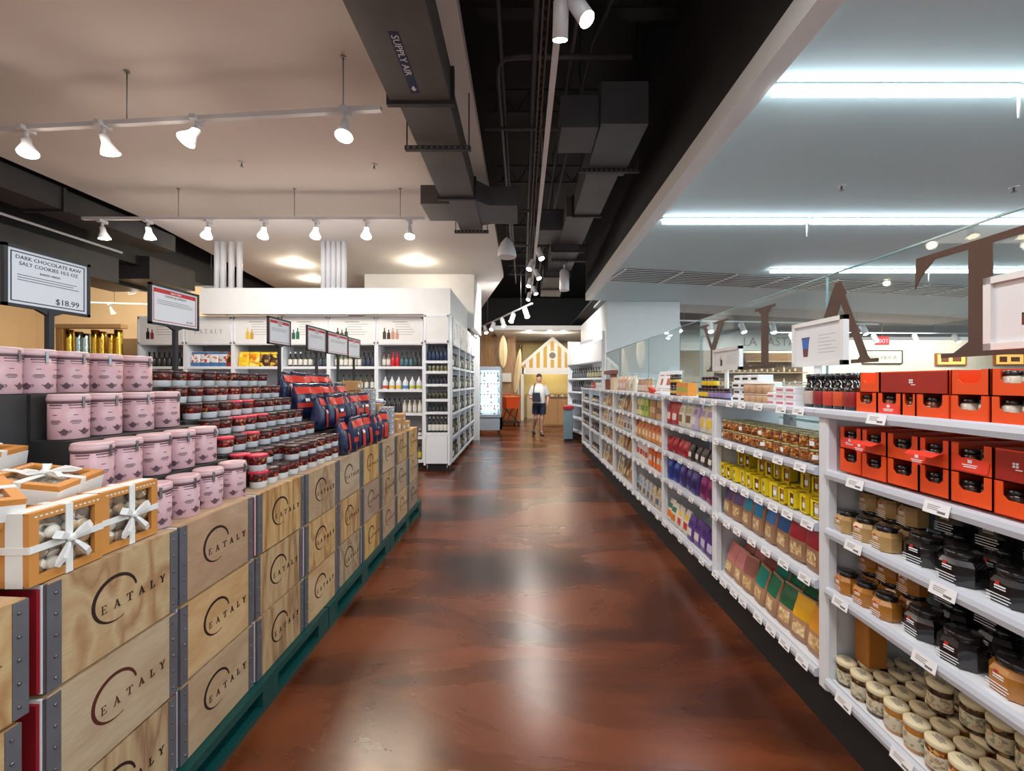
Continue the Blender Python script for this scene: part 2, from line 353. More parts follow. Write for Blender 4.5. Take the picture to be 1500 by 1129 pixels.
# ---- black joists, conduits and struts under the deck
for i, y in enumerate((2.3, 3.55, 4.9, 6.6, 8.4, 10.2, 12.2)):
    t = thing('roof_joist', 'black steel joist crossing under the dark roof deck, %s from the near end' % od(i), 'joist', (0, y, 0), group='joists under the deck')
    ob('flange', MB().box(-.40, 1.35, -.06, .06, 4.72, 4.74), black, t); ob('flange', MB().box(-.40, 1.35, -.06, .06, 4.98, 5.0), black, t)
    w = MB()
    for k in range(6): w.tube([(-.36+k*.29, 0, 4.74), (-.215+k*.29, 0, 4.98), (-.07+k*.29, 0, 4.74)], .012, 6)
    ob('web', w, black, t)
pipe = mat('dark_conduit', (.07, .068, .07), .45, noise=.2)
for i, (path, r, lab) in enumerate([
    ([(-.17, .8, 4.2), (-.17, 11, 4.2)], .018, 'thin dark conduit running beside the duct side of the aisle'),
    ([(.10, .8, 4.15), (.10, 12, 4.15)], .022, 'dark conduit running along beside the perforated strut'),
    ([(.42, .8, 4.3), (.42, 12, 4.3)], .02, 'dark pipe running straight between strut and metal ductwork'),
    ([(.30, 2.0, 4.45), (.30, 9, 4.45)], .016, 'slim dark conduit high above the white light track'),
    ([(1.1, 1.0, 4.5), (.62, 3.6, 4.5), (.5, 9, 4.5)], .018, 'bent dark pipe slanting above the plenum box'),
    ([(.9, 3.36, 4.2), (-.02, 3.36, 4.2), (-.15, 3.38, 4.2), (-.2, 3.46, 4.2), (-.21, 3.62, 4.2), (-.21, 8, 4.2)], .022, 'dark elbow conduit turning out of the cross run'),
    ([(-.38, 4.15, 4.1), (1.3, 4.15, 4.1)], .02, 'dark cross pipe under the second joist gap'),
    ([(-.38, 5.9, 4.0), (1.2, 5.9, 4.0)], .02, 'dark cross pipe level with the white dome pendant'),
    ([(-.38, 7.4, 4.0), (1.2, 7.4, 4.0)], .02, 'dark cross pipe level with the cylinder pendant')]):
    tag(ob('conduit', MB().tube(path, r), pipe), lab, 'pipe', 'conduits under the deck')
st = thing('perforated_strut', 'dark perforated steel strut beside the white light track', 'strut', (.14, 0, 3.72))
ob('channel', MB().box(-.022, -.012, 1, 9.4, 0, .04).box(.012, .022, 1, 9.4, 0, .04).box(-.022, .022, 1, 9.4, .035, .04), ductm, st)
h = MB()
for k in range(110): h.box(-.008, .008, 1.1+k*.075, 1.135+k*.075, .028, .034)
o = ob('hole_pattern', h, black, st); o['kind'] = 'stuff'

# ---- ducts
def flange(t, x0, x1, y, z0, z1, e=.025, m=charcoal):
    ob('flange', MB().box(x0-e, x1+e, y-.018, y+.018, z0-e, z0).box(x0-e, x0, y-.018, y+.018, z0, z1).box(x1, x1+e, y-.018, y+.018, z0, z1), m, t)
def strut_bar(t, x0, x1, y, z):
    b = MB().box(x0, x1, y-.02, y+.02, z-.035, z); ob('strut', b, charcoal, t)
    h = MB()
    for k in range(int((x1-x0)/.05)): h.box(x0+.02+k*.05, x0+.04+k*.05, y-.0225, y-.02, z-.027, z-.01)
    ob('slot_pattern', h, steel, t)['kind'] = 'stuff'
    for x in (x0+.015, x1-.015): ob('hanger_rod', MB().tube([(x, y, z), (x, y, 5.4 if x > -.41 else 4.0)], .006, 6), charcoal, t)
t = thing('supply_duct', 'dark grey supply air duct with blue sticker along the ceiling edge', 'duct', (0, 0, 0))
ob('duct_section', MB().box(-.95, -.515, -3, 2.95, 3.55, 3.80), ductm, t)
ob('duct_section', MB().box(-.90, -.53, 2.96, 4.50, 3.56, 3.79), ductm, t)
ob('duct_section', MB().box(-.83, -.53, 4.51, 5.50, 3.57, 3.78), ductm, t)
flange(t, -.95, -.515, 2.955, 3.55, 3.80); flange(t, -.90, -.53, 4.505, 3.56, 3.79)
strut_bar(t, -1.0, -.44, 3.5, 3.545); strut_bar(t, -.90, -.45, 5.46, 3.555)
ob('branch', MB().loft([[(-.55, 4.6, 3.58), (-.53, 5.35, 3.58), (-.53, 5.35, 3.82), (-.55, 4.6, 3.82)], [(-.38, 4.75, 3.58), (-.38, 5.3, 3.58), (-.38, 5.3, 3.80), (-.38, 4.75, 3.80)], [(-.06, 4.75, 3.58), (-.06, 5.3, 3.58), (-.06, 5.3, 3.80), (-.06, 4.75, 3.80)]]), ductb, t)
ob('branch', MB().box(-1.18, -.84, 4.75, 5.25, 3.60, 3.82), ductm, t)
s = ob('sticker', MB().box(-.775, -.715, 2.36, 2.86, 3.5485, 3.55), mat('navy_sticker', c8(22, 38, 84), .4), t)
tm = MB(); put_text(tm, 'SUPPLY AIR', .062, (-.765, 2.38, 3.548), (0, 1, 0), (1, 0, 0))
tm.plate([[(0, -.008), (.02, -.008), (.02, -.02), (.045, 0), (.02, .02), (.02, .008), (0, .008)]], (-.745, 2.795, 3.5485), (0, 1, 0), (1, 0, 0))
ob('lettering', tm, tagwhite, s)
t = thing('return_duct', 'stepped dark grey duct with plenum box over the shelving side', 'duct', (0, 0, 0))
ob('duct_section', MB().box(.67, 1.07, 3.47, 4.35, 3.72, 4.08), ductb, t)
ob('plenum', MB().box(.34, .665, 3.55, 3.95, 3.74, 4.02), ductb, t)
ob('duct_section', MB().box(.68, 1.02, 4.36, 5.4, 3.73, 4.0), ductm, t)
ob('duct_section', MB().box(.58, .95, 5.41, 6.5, 3.72, 3.98), ductm, t)
ob('branch', MB().box(.25, .575, 5.9, 6.5, 3.72, 3.98), ductb, t)
ob('duct_section', MB().box(.48, .9, 6.52, 7.6, 3.6, 3.9), ductb, t)
ob('duct_section', MB().box(.42, .86, 7.62, 9.4, 3.5, 3.82), ductm, t)
flange(t, .68, 1.02, 5.405, 3.73, 4.0); flange(t, .48, .95, 6.51, 3.62, 3.95); flange(t, .42, .88, 7.61, 3.5, 3.86)
strut_bar(t, .58, 1.2, 4.2, 3.715); strut_bar(t, .5, 1.1, 6.9, 3.595); strut_bar(t, .4, 1.0, 8.6, 3.495)
t = thing('wall_duct', 'long black rectangular duct along the edge of the warm ceiling', 'duct', (0, 0, 0))
ob('duct_section', MB().box(-6.25, -5.78, -2, 5.15, 3.70, 3.98), charcoal, t)
ob('duct_section', MB().box(-6.22, -5.80, 5.17, 6.85, 3.71, 3.97), charcoal, t)
flange(t, -6.25, -5.78, 5.16, 3.70, 3.98)
for i, (a, lab) in enumerate([((-6.95, -6.6, 1, 6.7, 3.15, 3.55), 'black boxed beam end over the gold display'), ((-7.2, -6.55, 7.2, 8.2, 3.35, 3.75), 'dark hanging duct box beyond the red sign'), ((-8.0, -7.3, 7.0, 8.0, 3.3, 3.7), 'smaller dark duct box hung beside another box')]):
    t = thing('duct_box', lab, 'duct', (0, 0, 0)); ob('casing', MB().box(*a), charcoal, t)
    ob('hanger_rod', MB().tube([((a[0]+a[1])/2, (a[2]+a[3])/2, a[5]), ((a[0]+a[1])/2, (a[2]+a[3])/2, 5.4)], .012, 6), charcoal, t)
tag(ob('conduit', MB().tube([(-6.45, 1.5, 3.62), (-6.45, 6.6, 3.62)], .018), lampwhite), 'thin white conduit along the black boxed beam', 'pipe')

# ---- track lights
def rot_to(d):
    return Vector(d).normalized().to_track_quat('-Z', 'Y').to_euler()
head_k = Kind('track_spotlight', 'spotlight', [
    ('adapter', MB().rbox(-.02, .02, -.045, .045, -.03, 0), lampwhite),
    ('stem', MB().lathe([(.012, -.07), (.012, -.028)], 10), lampwhite)])
lampbody = MB().lathe([(.052, -.115), (.05, -.105), (.026, -.05), (.022, .0), (.014, .01)], 18).build('lamp_body')
lens_me = MB().lathe([(.03, -.119), (.049, -.116), (.049, -.113)], 18).build('lens')
can_me = MB().lathe([(.055, -.16), (.055, .05), (.045, .065)], 18).build('lamp_body')
lensc_me = MB().lathe([(.03, -.165), (.052, -.162), (.052, -.158)], 18).build('lens')
def spot(x, y, z, aim, label, group, power, warm=True, can=False, cone=95, scale=1.25):
    t = head_k.put((x, y, z), label, group); t.scale = (scale,)*3
    e = rot_to(aim)
    b = ob('lamp_body', can_me if can else lampbody, lampwhite, t, (0, 0, -.075), e)
    ob('lens', lensc_me if can else lens_me, lampglow if warm else lampcool, b)
    if power:
        l = D.lights.new('lamp', 'SPOT'); l.energy = power; l.spot_size = math.radians(cone); l.spot_blend = .7; l.shadow_soft_size = .06
        l.color = (1, .80, .58) if warm else (1, .93, .85)
        o = D.objects.new('lamp', l); COL.objects.link(o); o.parent = b; o.location = (0, 0, -.19 if can else -.14)
        if warm and not can:  # point light added below the lens, brightening the ceiling as lamp spill
            l = D.lights.new('added_spill', 'POINT'); l.energy = 2.6; l.color = (1, .84, .68); l.shadow_soft_size = .05
            o = D.objects.new('added_spill', l); COL.objects.link(o); o.parent = b; o.location = (0, 0, -.22)
    return t
def track(x0, y0, x1, y1, z, label, rods, m=lampwhite, ztop=4.0):
    t = thing('light_track', label, 'track', (x0, y0, z)); d = Vector((x1-x0, y1-y0, 0)); L = d.length; a = math.atan2(d.y, d.x)
    t.rotation_euler = (0, 0, a)
    ob('rail', MB().box(0, L, -.02, .02, 0, .035), m, t)
    for r in rods: ob('hanger_rod', MB().tube([(r*L, 0, .035), (r*L, 0, ztop-z)], .005, 6).lathe([(.02, ztop-z-.012), (.02, ztop-z)], 10, (r*L, 0, 0)), steel, t)
    return t
def lerp(a, b, f): return a+(b-a)*f
track(-6.0, 3.48, -1.06, 3.08, 3.57, 'white light track hung over the crate display', (.08, .58, .94))
ax = [(-4.02, 'beside the hanger rod over the black beam'), (-3.34, 'with a grey shade seen side-on'), (-2.54, 'with a trailing wire'), (-1.34, 'beside the end of the rail')]
for i, (x, d) in enumerate(ax):
    y = lerp(3.48, 3.08, (x+6)/4.94)
    spot(x, y, 3.6, [(.35, -.2, -1), (.2, .25, -1), (-.3, -.5, -1), (.05, -.3, -1)][i], 'white spotlight %s on the first light track' % d, 'spotlights on the first track', 45)
track(-5.6, 5.22, -1.25, 5.22, 3.6, 'second white light track in front of the pipe bundles', (.28, .62, .93))
for i, px in enumerate((150, 217, 305, 387, 463, 537, 600)):
    x = (px-765)*5.22/600
    spot(x, 5.22, 3.6, (.1, -.35 if i > 1 else .1, -1), 'white spotlight on the second light track, %s from the black duct' % od(i), 'spotlights on the second track', 40)
track(.21, .8, .21, 9.6, 3.6, 'long white light track down the middle of the aisle ceiling', (.1, .4, .7, .97), ztop=5.4)
spot(.21, 2.22, 3.6, (0, .45, -1), 'white can spotlight pointing away on the aisle track', 'aisle spotlights', 40, False, True, 80, .78)
spot(.29, 2.18, 3.6, (.45, -.3, -1), 'white can spotlight tilted toward the shelves on the aisle track', 'aisle spotlights', 40, False, True, 80, .78)
for i, (y, dx) in enumerate(((6.3, .3), (6.9, -.4), (7.5, .4), (8.1, -.3), (8.8, .3), (9.4, -.2))):
    spot(.21+(.05 if dx > 0 else -.05), y, 3.6, (dx, -.45, -1), 'white can spotlight at the far end of the aisle track, %s along' % od(i), 'aisle spotlights', 36, False, True, 100, .85)
track(.25, 10.3, -2.6, 17.5, 3.5, 'white light track slanting away toward the plank wall', (.1, .5, .9), ztop=5.4)
for i in range(8):
    f = .06+.12*i; spot(lerp(.25, -2.6, f), lerp(10.3, 17.5, f), 3.5, (.3*(-1)**i, -.5, -1), 'white can spotlight on the slanting track, %s along' % od(i), 'spotlights on the slanting track', 12 if i < 5 else 0, False, True, 90)
# recessed lamps
dl = Kind('downlight', 'downlight', [('trim_ring', MB().lathe([(.075, -.008), (.075, 0)], 20), white), ('lens', MB().lathe([(.055, -.012), (.055, -.008)], 20), lampglow)])
for x, y, z, lab, p in [(-4.7, 8.5, 4.0, 'round recessed ceiling lamp above the bulkhead pipes', 25), (-2.15, 8.35, 4.0, 'round recessed ceiling lamp beside the white divider wall', 25), (-5.0, 9.8, 4.0, 'small recessed ceiling lamp deeper over the warm hall', 20), (-3.9, 10.9, 4.0, 'small recessed ceiling lamp behind the white pipe bundle', 0),
                (.25, 14.9, 3.35, 'recessed lamp before the gable, nearer the surfboards', 16), (1.0, 15.0, 3.35, 'recessed lamp over the middle of the striped gable', 16), (1.5, 15.0, 3.35, 'recessed lamp nearer the shelving side of the gable', 16)]:
    t = dl.put((x, y, z), lab, 'recessed lamps')
    if p:
        l = D.lights.new('lamp', 'POINT'); l.energy = p; l.color = (1, .86, .68); l.shadow_soft_size = .06
        o = D.objects.new('lamp', l); COL.objects.link(o); o.parent = t; o.location = (0, 0, -.1)
# pendants
t = thing('dome_pendant', 'white dome pendant hanging below the duct branch', 'pendant', (-.21, 5.6, 3.24))
ob('shade', MB().lathe([(.125, 0), (.13, .02), (.12, .09), (.085, .19), (.03, .255), (.015, .27)], 24), lampwhite, t); ob('cord', MB().tube([(0, 0, .27), (0, 0, 2.16)], .006, 6), pipe, t)
t = thing('cylinder_pendant', 'white cylinder pendant hanging under the stepped duct', 'pendant', (.74, 7.2, 3.14))
ob('shade', MB().lathe([(.08, 0), (.085, .02), (.085, .33), (.06, .37)], 22), lampwhite, t); ob('stem', MB().lathe([(.02, .37), (.02, .47), (.07, .475), (.07, .495)], 14), lampwhite, t)
# linear tubes of the right hall
def linear(y, xs, label, pw):
    t = thing('linear_light', label, 'strip light', (0, y, 3.316), group='strip lights over the cool hall')
    for a, b in xs:
        ob('housing', MB().box(a, b, -.02, .02, -.014, 0), mat('housing_grey', (.4, .42, .43), .4), t)
        ob('diffuser', MB().rbox(a+.01, b-.01, -.026, .026, -.056, -.014), tubeglow, t)
        ob('drop_rod', MB().tube([(b, 0, -.2), (b, 0, 0)], .006, 6), lampwhite, t)
        area(((a+b)/2, y, 3.24), b-a, .08, pw*(b-a), (.80, .93, 1.0))
linear(2.46, [(1.50, 2.98), (3.0, 4.8), (4.82, 7.5)], 'bright white strip light spanning above the open glass screen', 13)
linear(4.46, [(1.52, 3.1), (3.13, 5.6), (5.62, 9.5)], 'thin bright strip light, second of the cool ceiling', 11)
linear(6.45, [(3.9, 6.4), (6.42, 9.5)], 'short bright strip light deeper over the cool ceiling beside the grille', 10)
linear(.4, [(1.6, 3.6), (3.62, 6.0)], 'bright strip light overhead beside the camera end', 12)
linear(-1.8, [(1.6, 3.6), (3.62, 6.0)], 'bright strip light behind the camera end', 12)
# ceiling grille
gl = thing('ceiling_grille', 'long slatted air grille let into the cool white ceiling', 'grille', (1.6, 6.42, 3.318), (0, 0, math.atan2(1.2, 6.8)))
ob('backing', MB().box(0, 7.9, 0, .82, -.004, -.001), black, gl)
slm = MB().box(0, 7.9, -.020, .020, -.007, -.004).build('slat'); gry = mat('grille_grey', (.62, .66, .67), .4)
for i in range(8): ob('slat', slm, gry, gl, (0, .04+i*.106, 0))
for i in range(9): ob('divider', MB().box(-.02, .02, 0, .82, -.02, -.003), white, gl, (.02+i*.98, 0, 0))
for i, (x, y, z, lab) in enumerate([(-3.15, 4.6, 4.0, 'small ceiling sprinkler between the two light tracks'), (-1.68, 4.65, 4.0, 'small ceiling sprinkler close to the duct box'), (-4.4, 2.2, 4.0, 'small ceiling sprinkler over the gift boxes'), (3.2, 2.0, 3.32, 'small sprinkler ahead of the first strip light'), (2.9, 3.72, 3.32, 'small sprinkler between the two strip lights'), (4.5, 3.75, 3.32, 'small sprinkler above the big brown T')]):
    t = thing('sprinkler', lab, 'sprinkler', (x, y, z)); ob('plate', MB().lathe([(.035, -.008), (.035, 0)], 14), lampwhite, t); ob('nozzle', MB().lathe([(.02, -.05), (.02, -.046), (.008, -.04), (.008, -.008)], 10), steel, t)
# white pipe bundles
pipe_me = MB().lathe([(.045, 0), (.045, .83)], 14).build('pipe')
for px, lab in ((318, 'thick white riser pipe, outermost of the bundle near the red sign'), (327, 'white riser pipe, second of the bundle near the red sign'), (339, 'white riser pipe, third of the bundle near the red sign'), (351, 'white riser pipe, fourth of the bundle near the red sign')) + tuple((474+i*7.5, 'white riser pipe, %s of the bundle near the recessed lamps' % od(i)) for i in range(5)):
    o = tag(ob('riser_pipe', pipe_me, lampwhite, None, ((px-765)*7.21/600, 7.21, 3.17)), lab, 'pipe', 'white pipes above the bulkhead')

# ================================================================= LEFT: pallets and crates
FX = -1.227
teal = mat('teal_plastic', c8(8, 72, 68), .45, noise=.15)
def pallet(y0, L, label):
    t = thing('pallet', label, 'pallet', (FX+.03, y0, 0), group='teal pallets under the crates')
    ob('deck', MB().box(-.91, 0, 0, L, .105, .14), teal, t)
    for yy in (0, L/2-.06, L-.12): ob('block', MB().box(-.85, 0, yy, yy+.12, .03, .105), teal, t)
    ob('skid', MB().box(-.85, -.75, 0, L, 0, .03).box(-.47, -.37, 0, L, 0, .03).box(-.1, 0, 0, L, 0, .03), teal, t)
for i, (y, L) in enumerate(((.2, 1.16), (1.37, 1.16), (2.54, 1.16), (3.71, 1.14))): pallet(y, L, 'teal plastic pallet under wooden crates, %s from the near end' % od(i))
CW, CH, CDp = .400, .286, .86
lg = MB(); pts = []
N = 40
for i in range(N+1):
    a = math.radians(12+i*(292-12)/N); w = .0010+.0046*math.sin(PI*min(1, (i+4)/(N+2)))**.8; pts.append((a, w))
C0 = (-.018, .012)
for i in range(N):
    (a, w), (b, w2) = pts[i], pts[i+1]
    lg.plate([[(C0[0]+(.066-w)*math.cos(a), C0[1]+(.066-w)*math.sin(a)), (C0[0]+(.066+w)*math.cos(a), C0[1]+(.066+w)*math.sin(a)), (C0[0]+(.066+w2)*math.cos(b), C0[1]+(.066+w2)*math.sin(b)), (C0[0]+(.066-w2)*math.cos(b), C0[1]+(.066-w2)*math.sin(b))]], (0, 0, CH/2), (0, 1, 0), (0, 0, 1), .0008)
sp, sw = serif_polys('EATALY', .0245, .80)
lg.plate([[(x-.062, y-.018) for x, y in p] for p in sp], (0, 0, CH/2), (0, 1, 0), (0, 0, 1), .0008)
def strip(y0, y1): return MB().box(-.008, .0025, y0, y1, .004, CH-.004)
def rivets(y): 
    m = MB()
    for k in range(5): m.lathe([(.0045, 0), (.003, .003)], 8, M=Matrix.Translation((.0025, y, .03+k*.056)) @ Matrix.Rotation(PI/2, 4, 'Y'))
    return m
h2 = CW/2
crate_k = Kind('wooden_crate', 'crate', [
    ('body', MB().box(-CDp, -.012, -h2+.006, h2-.006, .002, CH), plyB),
    ('front_panel', MB().box(-.012, 0, -h2+.004, h2-.004, .003, CH-.001), plyA),
    ('corner_strip', strip(-h2, -h2+.034), greystrip, [('rivet_row', rivets(-h2+.02), steel)]),
    ('corner_strip', strip(h2-.03, h2), greystrip, [('rivet_row', rivets(h2-.018), steel)]),
    ('side_panel', MB().box(-CDp+.02, -.012, -h2-.011, -h2+.006, .008, CH-.012), redboard, [('edging', MB().box(-CDp+.01, -.009, -h2-.003, -h2+.004, CH-.012, CH-.004).box(-.016, -.009, -h2-.003, -h2+.004, .004, CH-.012), tagwhite)]),
    ('logo', lg, mat('burnt_ink', c8(44, 24, 16), .6))])
burnt2 = mat('burnt_ink_red', c8(84, 34, 20), .6)
pl = [plyA, plyB, plyC, plyD]
patt = [[plyC, plyB, plyA], [plyB, plyB, plyD], [plyC, plyC, plyC], [plyB, plyA, plyA], [plyA, plyC, plyB], [plyC, plyD, plyC], [plyD, plyA, plyB], [plyB, plyB, plyC], [plyD, plyB, plyA]]
lev = ('on the pallet', 'mid-stack', 'topmost of its stack')
goods = ('under the standing gift box', 'under the pink tins', 'under the first tubs', 'under the middle tubs', 'under the last tubs', 'under the first navy bags', 'under the last navy bags', 'under the grey packs', 'at the far end')
gr = {id(plyA): 'figured', id(plyB): 'pale', id(plyC): 'striped', id(plyD): 'pinkish'}
for k in range(9):
    yc = 1.047+.209+.418*k
    for r in range(3):
        p = patt[k][r]; sh = R.uniform(-.006, .006)
        crate_k.put((FX+sh, yc+R.uniform(-.004, .004), .14+.2925*r), '%s wooden crate %s, %s' % (gr[id(p)], lev[r], goods[k]), 'branded wooden crates', mats={'front_panel': p, 'logo': burnt2 if (k == 0 and r == 1) else MATS['burnt_ink']})
for r in range(3):
    crate_k.put((FX+.012, .772+.012*r, .14+.2925*r-.0), 'wooden crate cut by the photo edge, %s' % lev[r], 'branded wooden crates', rz=math.radians(-2-r))

TZ = .14+.2925*2+CH   # crate top
# hidden stepped risers carry the upper tiers of goods
def riser(label, x_steps, y0, y1, z0):
    t = thing('display_riser', label, 'riser', (0, 0, z0))
    m = MB()
    for xa, xb, hh in x_steps: m.box(xa, xb, y0, y1, 0, hh)
    ob('steps', m, charcoal, t)
riser('dark stepped riser hidden beneath the pink tins', [(-1.52, -1.39, .158), (-1.68, -1.52, .318), (-1.92, -1.68, .478)], 1.40, 1.935, TZ)
riser('dark stepped riser beneath the stacked tubs', [(-1.358-.09*(i+1), -1.358-.09*i, .083*(i+1)-.002) for i in range(6)], 1.98, 2.93, TZ)
riser('dark stepped riser beneath the navy bags', [(-1.565, -1.39, .17), (-1.685, -1.565, .255), (-1.87, -1.685, .34)], 2.96, 3.92, TZ)
riser('dark stepped riser beneath the kraft boxes', [(-1.62, -1.44, .12), (-1.85, -1.62, .3)], 3.96, 4.60, TZ)

# ---- pink tins
pink = mat('pink_tin', c8(200, 160, 166), .38, noise=.05, nscale=8)
pinkd = mat('mauve_print', c8(92, 66, 78), .5)
TH, TR = .158, .052
def wrap(polys, r, z0, ph):   # bend flat polygons round a cylinder of radius r
    m = MB()
    q = []
    for p in polys:
        xs = [u for u, v in p]
        if len(p) == 4 and max(xs)-min(xs) > .012 and p[0][1] == p[1][1]:
            k = int((max(xs)-min(xs))/.006)+1; w = (max(xs)-min(xs))/k; q += [rc(min(xs)+i*w, p[0][1], min(xs)+(i+1)*w, p[2][1]) for i in range(k)]
        else: q.append(p)
    for p in q:
        a = [((r+.0002)*math.cos(ph+u/r), (r+.0002)*math.sin(ph+u/r), z0+v) for u, v in p]; b = [((r+.0009)*math.cos(ph+u/r), (r+.0009)*math.sin(ph+u/r), z0+v) for u, v in p]
        m.loft([a, b])
    return m
def teapot(): 
    el = [(.011*math.cos(2*PI*i/14), .0085*math.sin(2*PI*i/14)) for i in range(14)]
    return [el, [(-.018, .006), (-.015, .006), (-.009, -.003), (-.009, .002)], [(.010, .005), (.016, .007), (.018, .001), (.012, -.005), (.011, -.003), (.0155, .001), (.0145, .005), (.0105, .0025)], rc(-.006, -.011, .006, -.008), rc(-.004, .008, .004, .0105), rc(-.0012, .0105, .0012, .013)]
tp = MB()
for ph in (-.9, .1, 1.1):
    q = wrap(teapot(), TR, .026, ph); tp.add(q.v, q.f)
tl = MB()
for ph in (-1.35, -.35, .65, 1.6):
    rr = random.Random(3); w = []
    for kx in range(9): w.append(rc(-.018+kx*.0042, .118, -.018+kx*.0042+.003, .1225))
    w += [rc(-.017, .110, .017, .1115), rc(-.006, .085, .006, .087), rc(-.012, .065, .014, .0672), rc(-.015, .060, .016, .0622), rc(-.010, .055, .010, .057)]
    q = wrap(w, TR, 0, ph); tl.add(q.v, q.f)
tin_k = Kind('biscuit_tin', 'tin', [
    ('body', MB().lathe([(TR-.001, 0), (TR, .003), (TR, .138)], 28), pink),
    ('lid', MB().lathe([(TR+.0015, .134), (TR+.003, .136), (TR+.003, .146), (TR+.0005, .149), (TR+.002, .153), (TR-.003, TH), (TR-.010, TH-.003), (.002, TH-.003)], 28), mat('pink_lid', c8(208, 174, 178), .3)),
    ('band', MB().lathe([(TR+.0012, .126), (TR+.0022, .128), (TR+.0022, .132), (TR+.0012, .134)], 28), pinkd),
    ('clasp', MB().box(TR+.001, TR+.006, -.004, .004, .11, .148).box(-TR-.006, -TR-.001, -.004, .004, .11, .148), steel),
    ('teapot_print', tp, pinkd), ('small_print', tl, pinkd)])
rows = [(-1.325, [1.47, 1.60, 1.727, 1.872], 0, 'bottom row'), (-1.452, [1.378, 1.49, 1.615, 1.735, 1.86], 1, 'second row up'), (-1.615, [1.46, 1.58, 1.72, 1.851], 2, 'third row up'), (-1.755, [1.372, 1.475, 1.589, 1.726, 1.866], 3, 'topmost row')]
for X, ys, L, w in rows:
    for i, y in enumerate(ys):
        if L == 1 and i == 0: y = 1.385
        tin_k.put((X, y, TZ+.16*L), 'pink biscuit tin with teapot print, %s from the gift boxes, %s' % (od(i), w), 'pink tins on the crates', rz=R.uniform(-.6, .3))
# a short riser for the tins that stand ahead of the steps
t = thing('display_riser', 'small dark box under the pink tins beside the gift boxes', 'riser', (0, 0, TZ)); ob('box', MB().box(-1.52, -1.40, 1.325, 1.398, 0, .158).box(-1.92, -1.69, 1.31, 1.398, 0, .478), charcoal, t)

# ---- gift boxes with ribbon
amber = mat('caramel_card', c8(206, 138, 66), .55, noise=.08); ribbon = mat('white_ribbon', (.82, .8, .77), .45, noise=.05); clearwin = mat('window_film', c8(150, 128, 106), .1, coat=.8)
GS, GT = .185, .075
h3 = GS/2
rib = MB().box(-h3-.001, h3+.001, -.009, .009, GT, GT+.0025).box(-.009, .009, -h3-.001, h3+.001, GT, GT+.0025).box(-h3-.0022, -h3, -.009, .009, .001, GT).box(h3, h3+.0022, -.009, .009, .001, GT).box(-.009, .009, -h3-.0022, -h3, .001, GT).box(-.009, .009, h3, h3+.0022, .001, GT)
def loop(a, l, w):
    M = Matrix.Translation((0, 0, GT+.003)) @ Matrix.Rotation(a, 4, 'Z'); pr = [(0, .002), (.3*l, .012), (.7*l, .018), (l, .010), (l*.8, .004), (.4*l, .003)]
    return MB().loft([[(x, -w*(.3+.7*min(1, x/l*1.6)), z) for x, z in pr], [(x, w*(.3+.7*min(1, x/l*1.6)), z) for x, z in pr]], M=M)
bow = MB()
for a, l, w in ((.5, .055, .010), (PI-.5, .055, .010), (-.95, .075, .007), (PI+1.0, .075, .007)):
    q = loop(a, l, w); bow.add(q.v, q.f)
bow.lathe([(.010, GT+.002), (.012, GT+.010), (.006, GT+.016)], 10)
dots = MB()
for k in range(14): dots.box(-h3+.012+k*.012, -h3+.018+k*.012, h3-.014, h3-.010, GT, GT+.0008)
ck = MB(); rr = random.Random(5)
for i in range(4):
    for j in range(4): ck.lathe([(.012, 0), (.020, .006), (.021, .011), (.015, .018), (.004, .021)], 10, (-.057+.038*i+rr.uniform(-.005, .005), -.057+.038*j+rr.uniform(-.005, .005), GT-.0345+rr.uniform(0, .005)))
wa = .022
gift_k = Kind('gift_box', 'box', [
    ('tray', MB().box(-h3, h3, -h3, h3, 0, GT-.036).box(-h3, -h3+.004, -h3, h3, GT-.036, GT-.012).box(h3-.004, h3, -h3, h3, GT-.036, GT-.012).box(-h3, h3, -h3, -h3+.004, GT-.036, GT-.012).box(-h3, h3, h3-.004, h3, GT-.036, GT-.012), amber, [('side_label', MB().box(-h3-.001, h3+.001, -h3-.001, -h3, .018, .060).box(-h3-.001, h3+.001, h3, h3+.001, .018, .060).box(-h3-.001, -h3, -h3, h3, .018, .060).box(h3, h3+.001, -h3, h3, .018, .060), ribbon), ('paper_liner', MB().box(-h3+.005, h3-.005, -h3+.005, h3-.005, GT-.036, GT-.0345), ribbon)]),
    ('lid_frame', MB().box(-h3, h3, -h3, -h3+wa, GT-.012, GT).box(-h3, h3, h3-wa, h3, GT-.012, GT).box(-h3, -h3+wa, -h3+wa, h3-wa, GT-.012, GT).box(h3-wa, h3, -h3+wa, h3-wa, GT-.012, GT), amber, [('dot_print', dots, ribbon)]),
    ('cookies', ck, cookies), ('film', MB().box(-h3+wa, h3-wa, -h3+wa, h3-wa, GT-.006, GT-.005), film), ('ribbon', rib, ribbon, [('bow', bow, ribbon)])])
gift_k.parts[2] = (gift_k.parts[2][0], gift_k.parts[2][1], cookies, [])
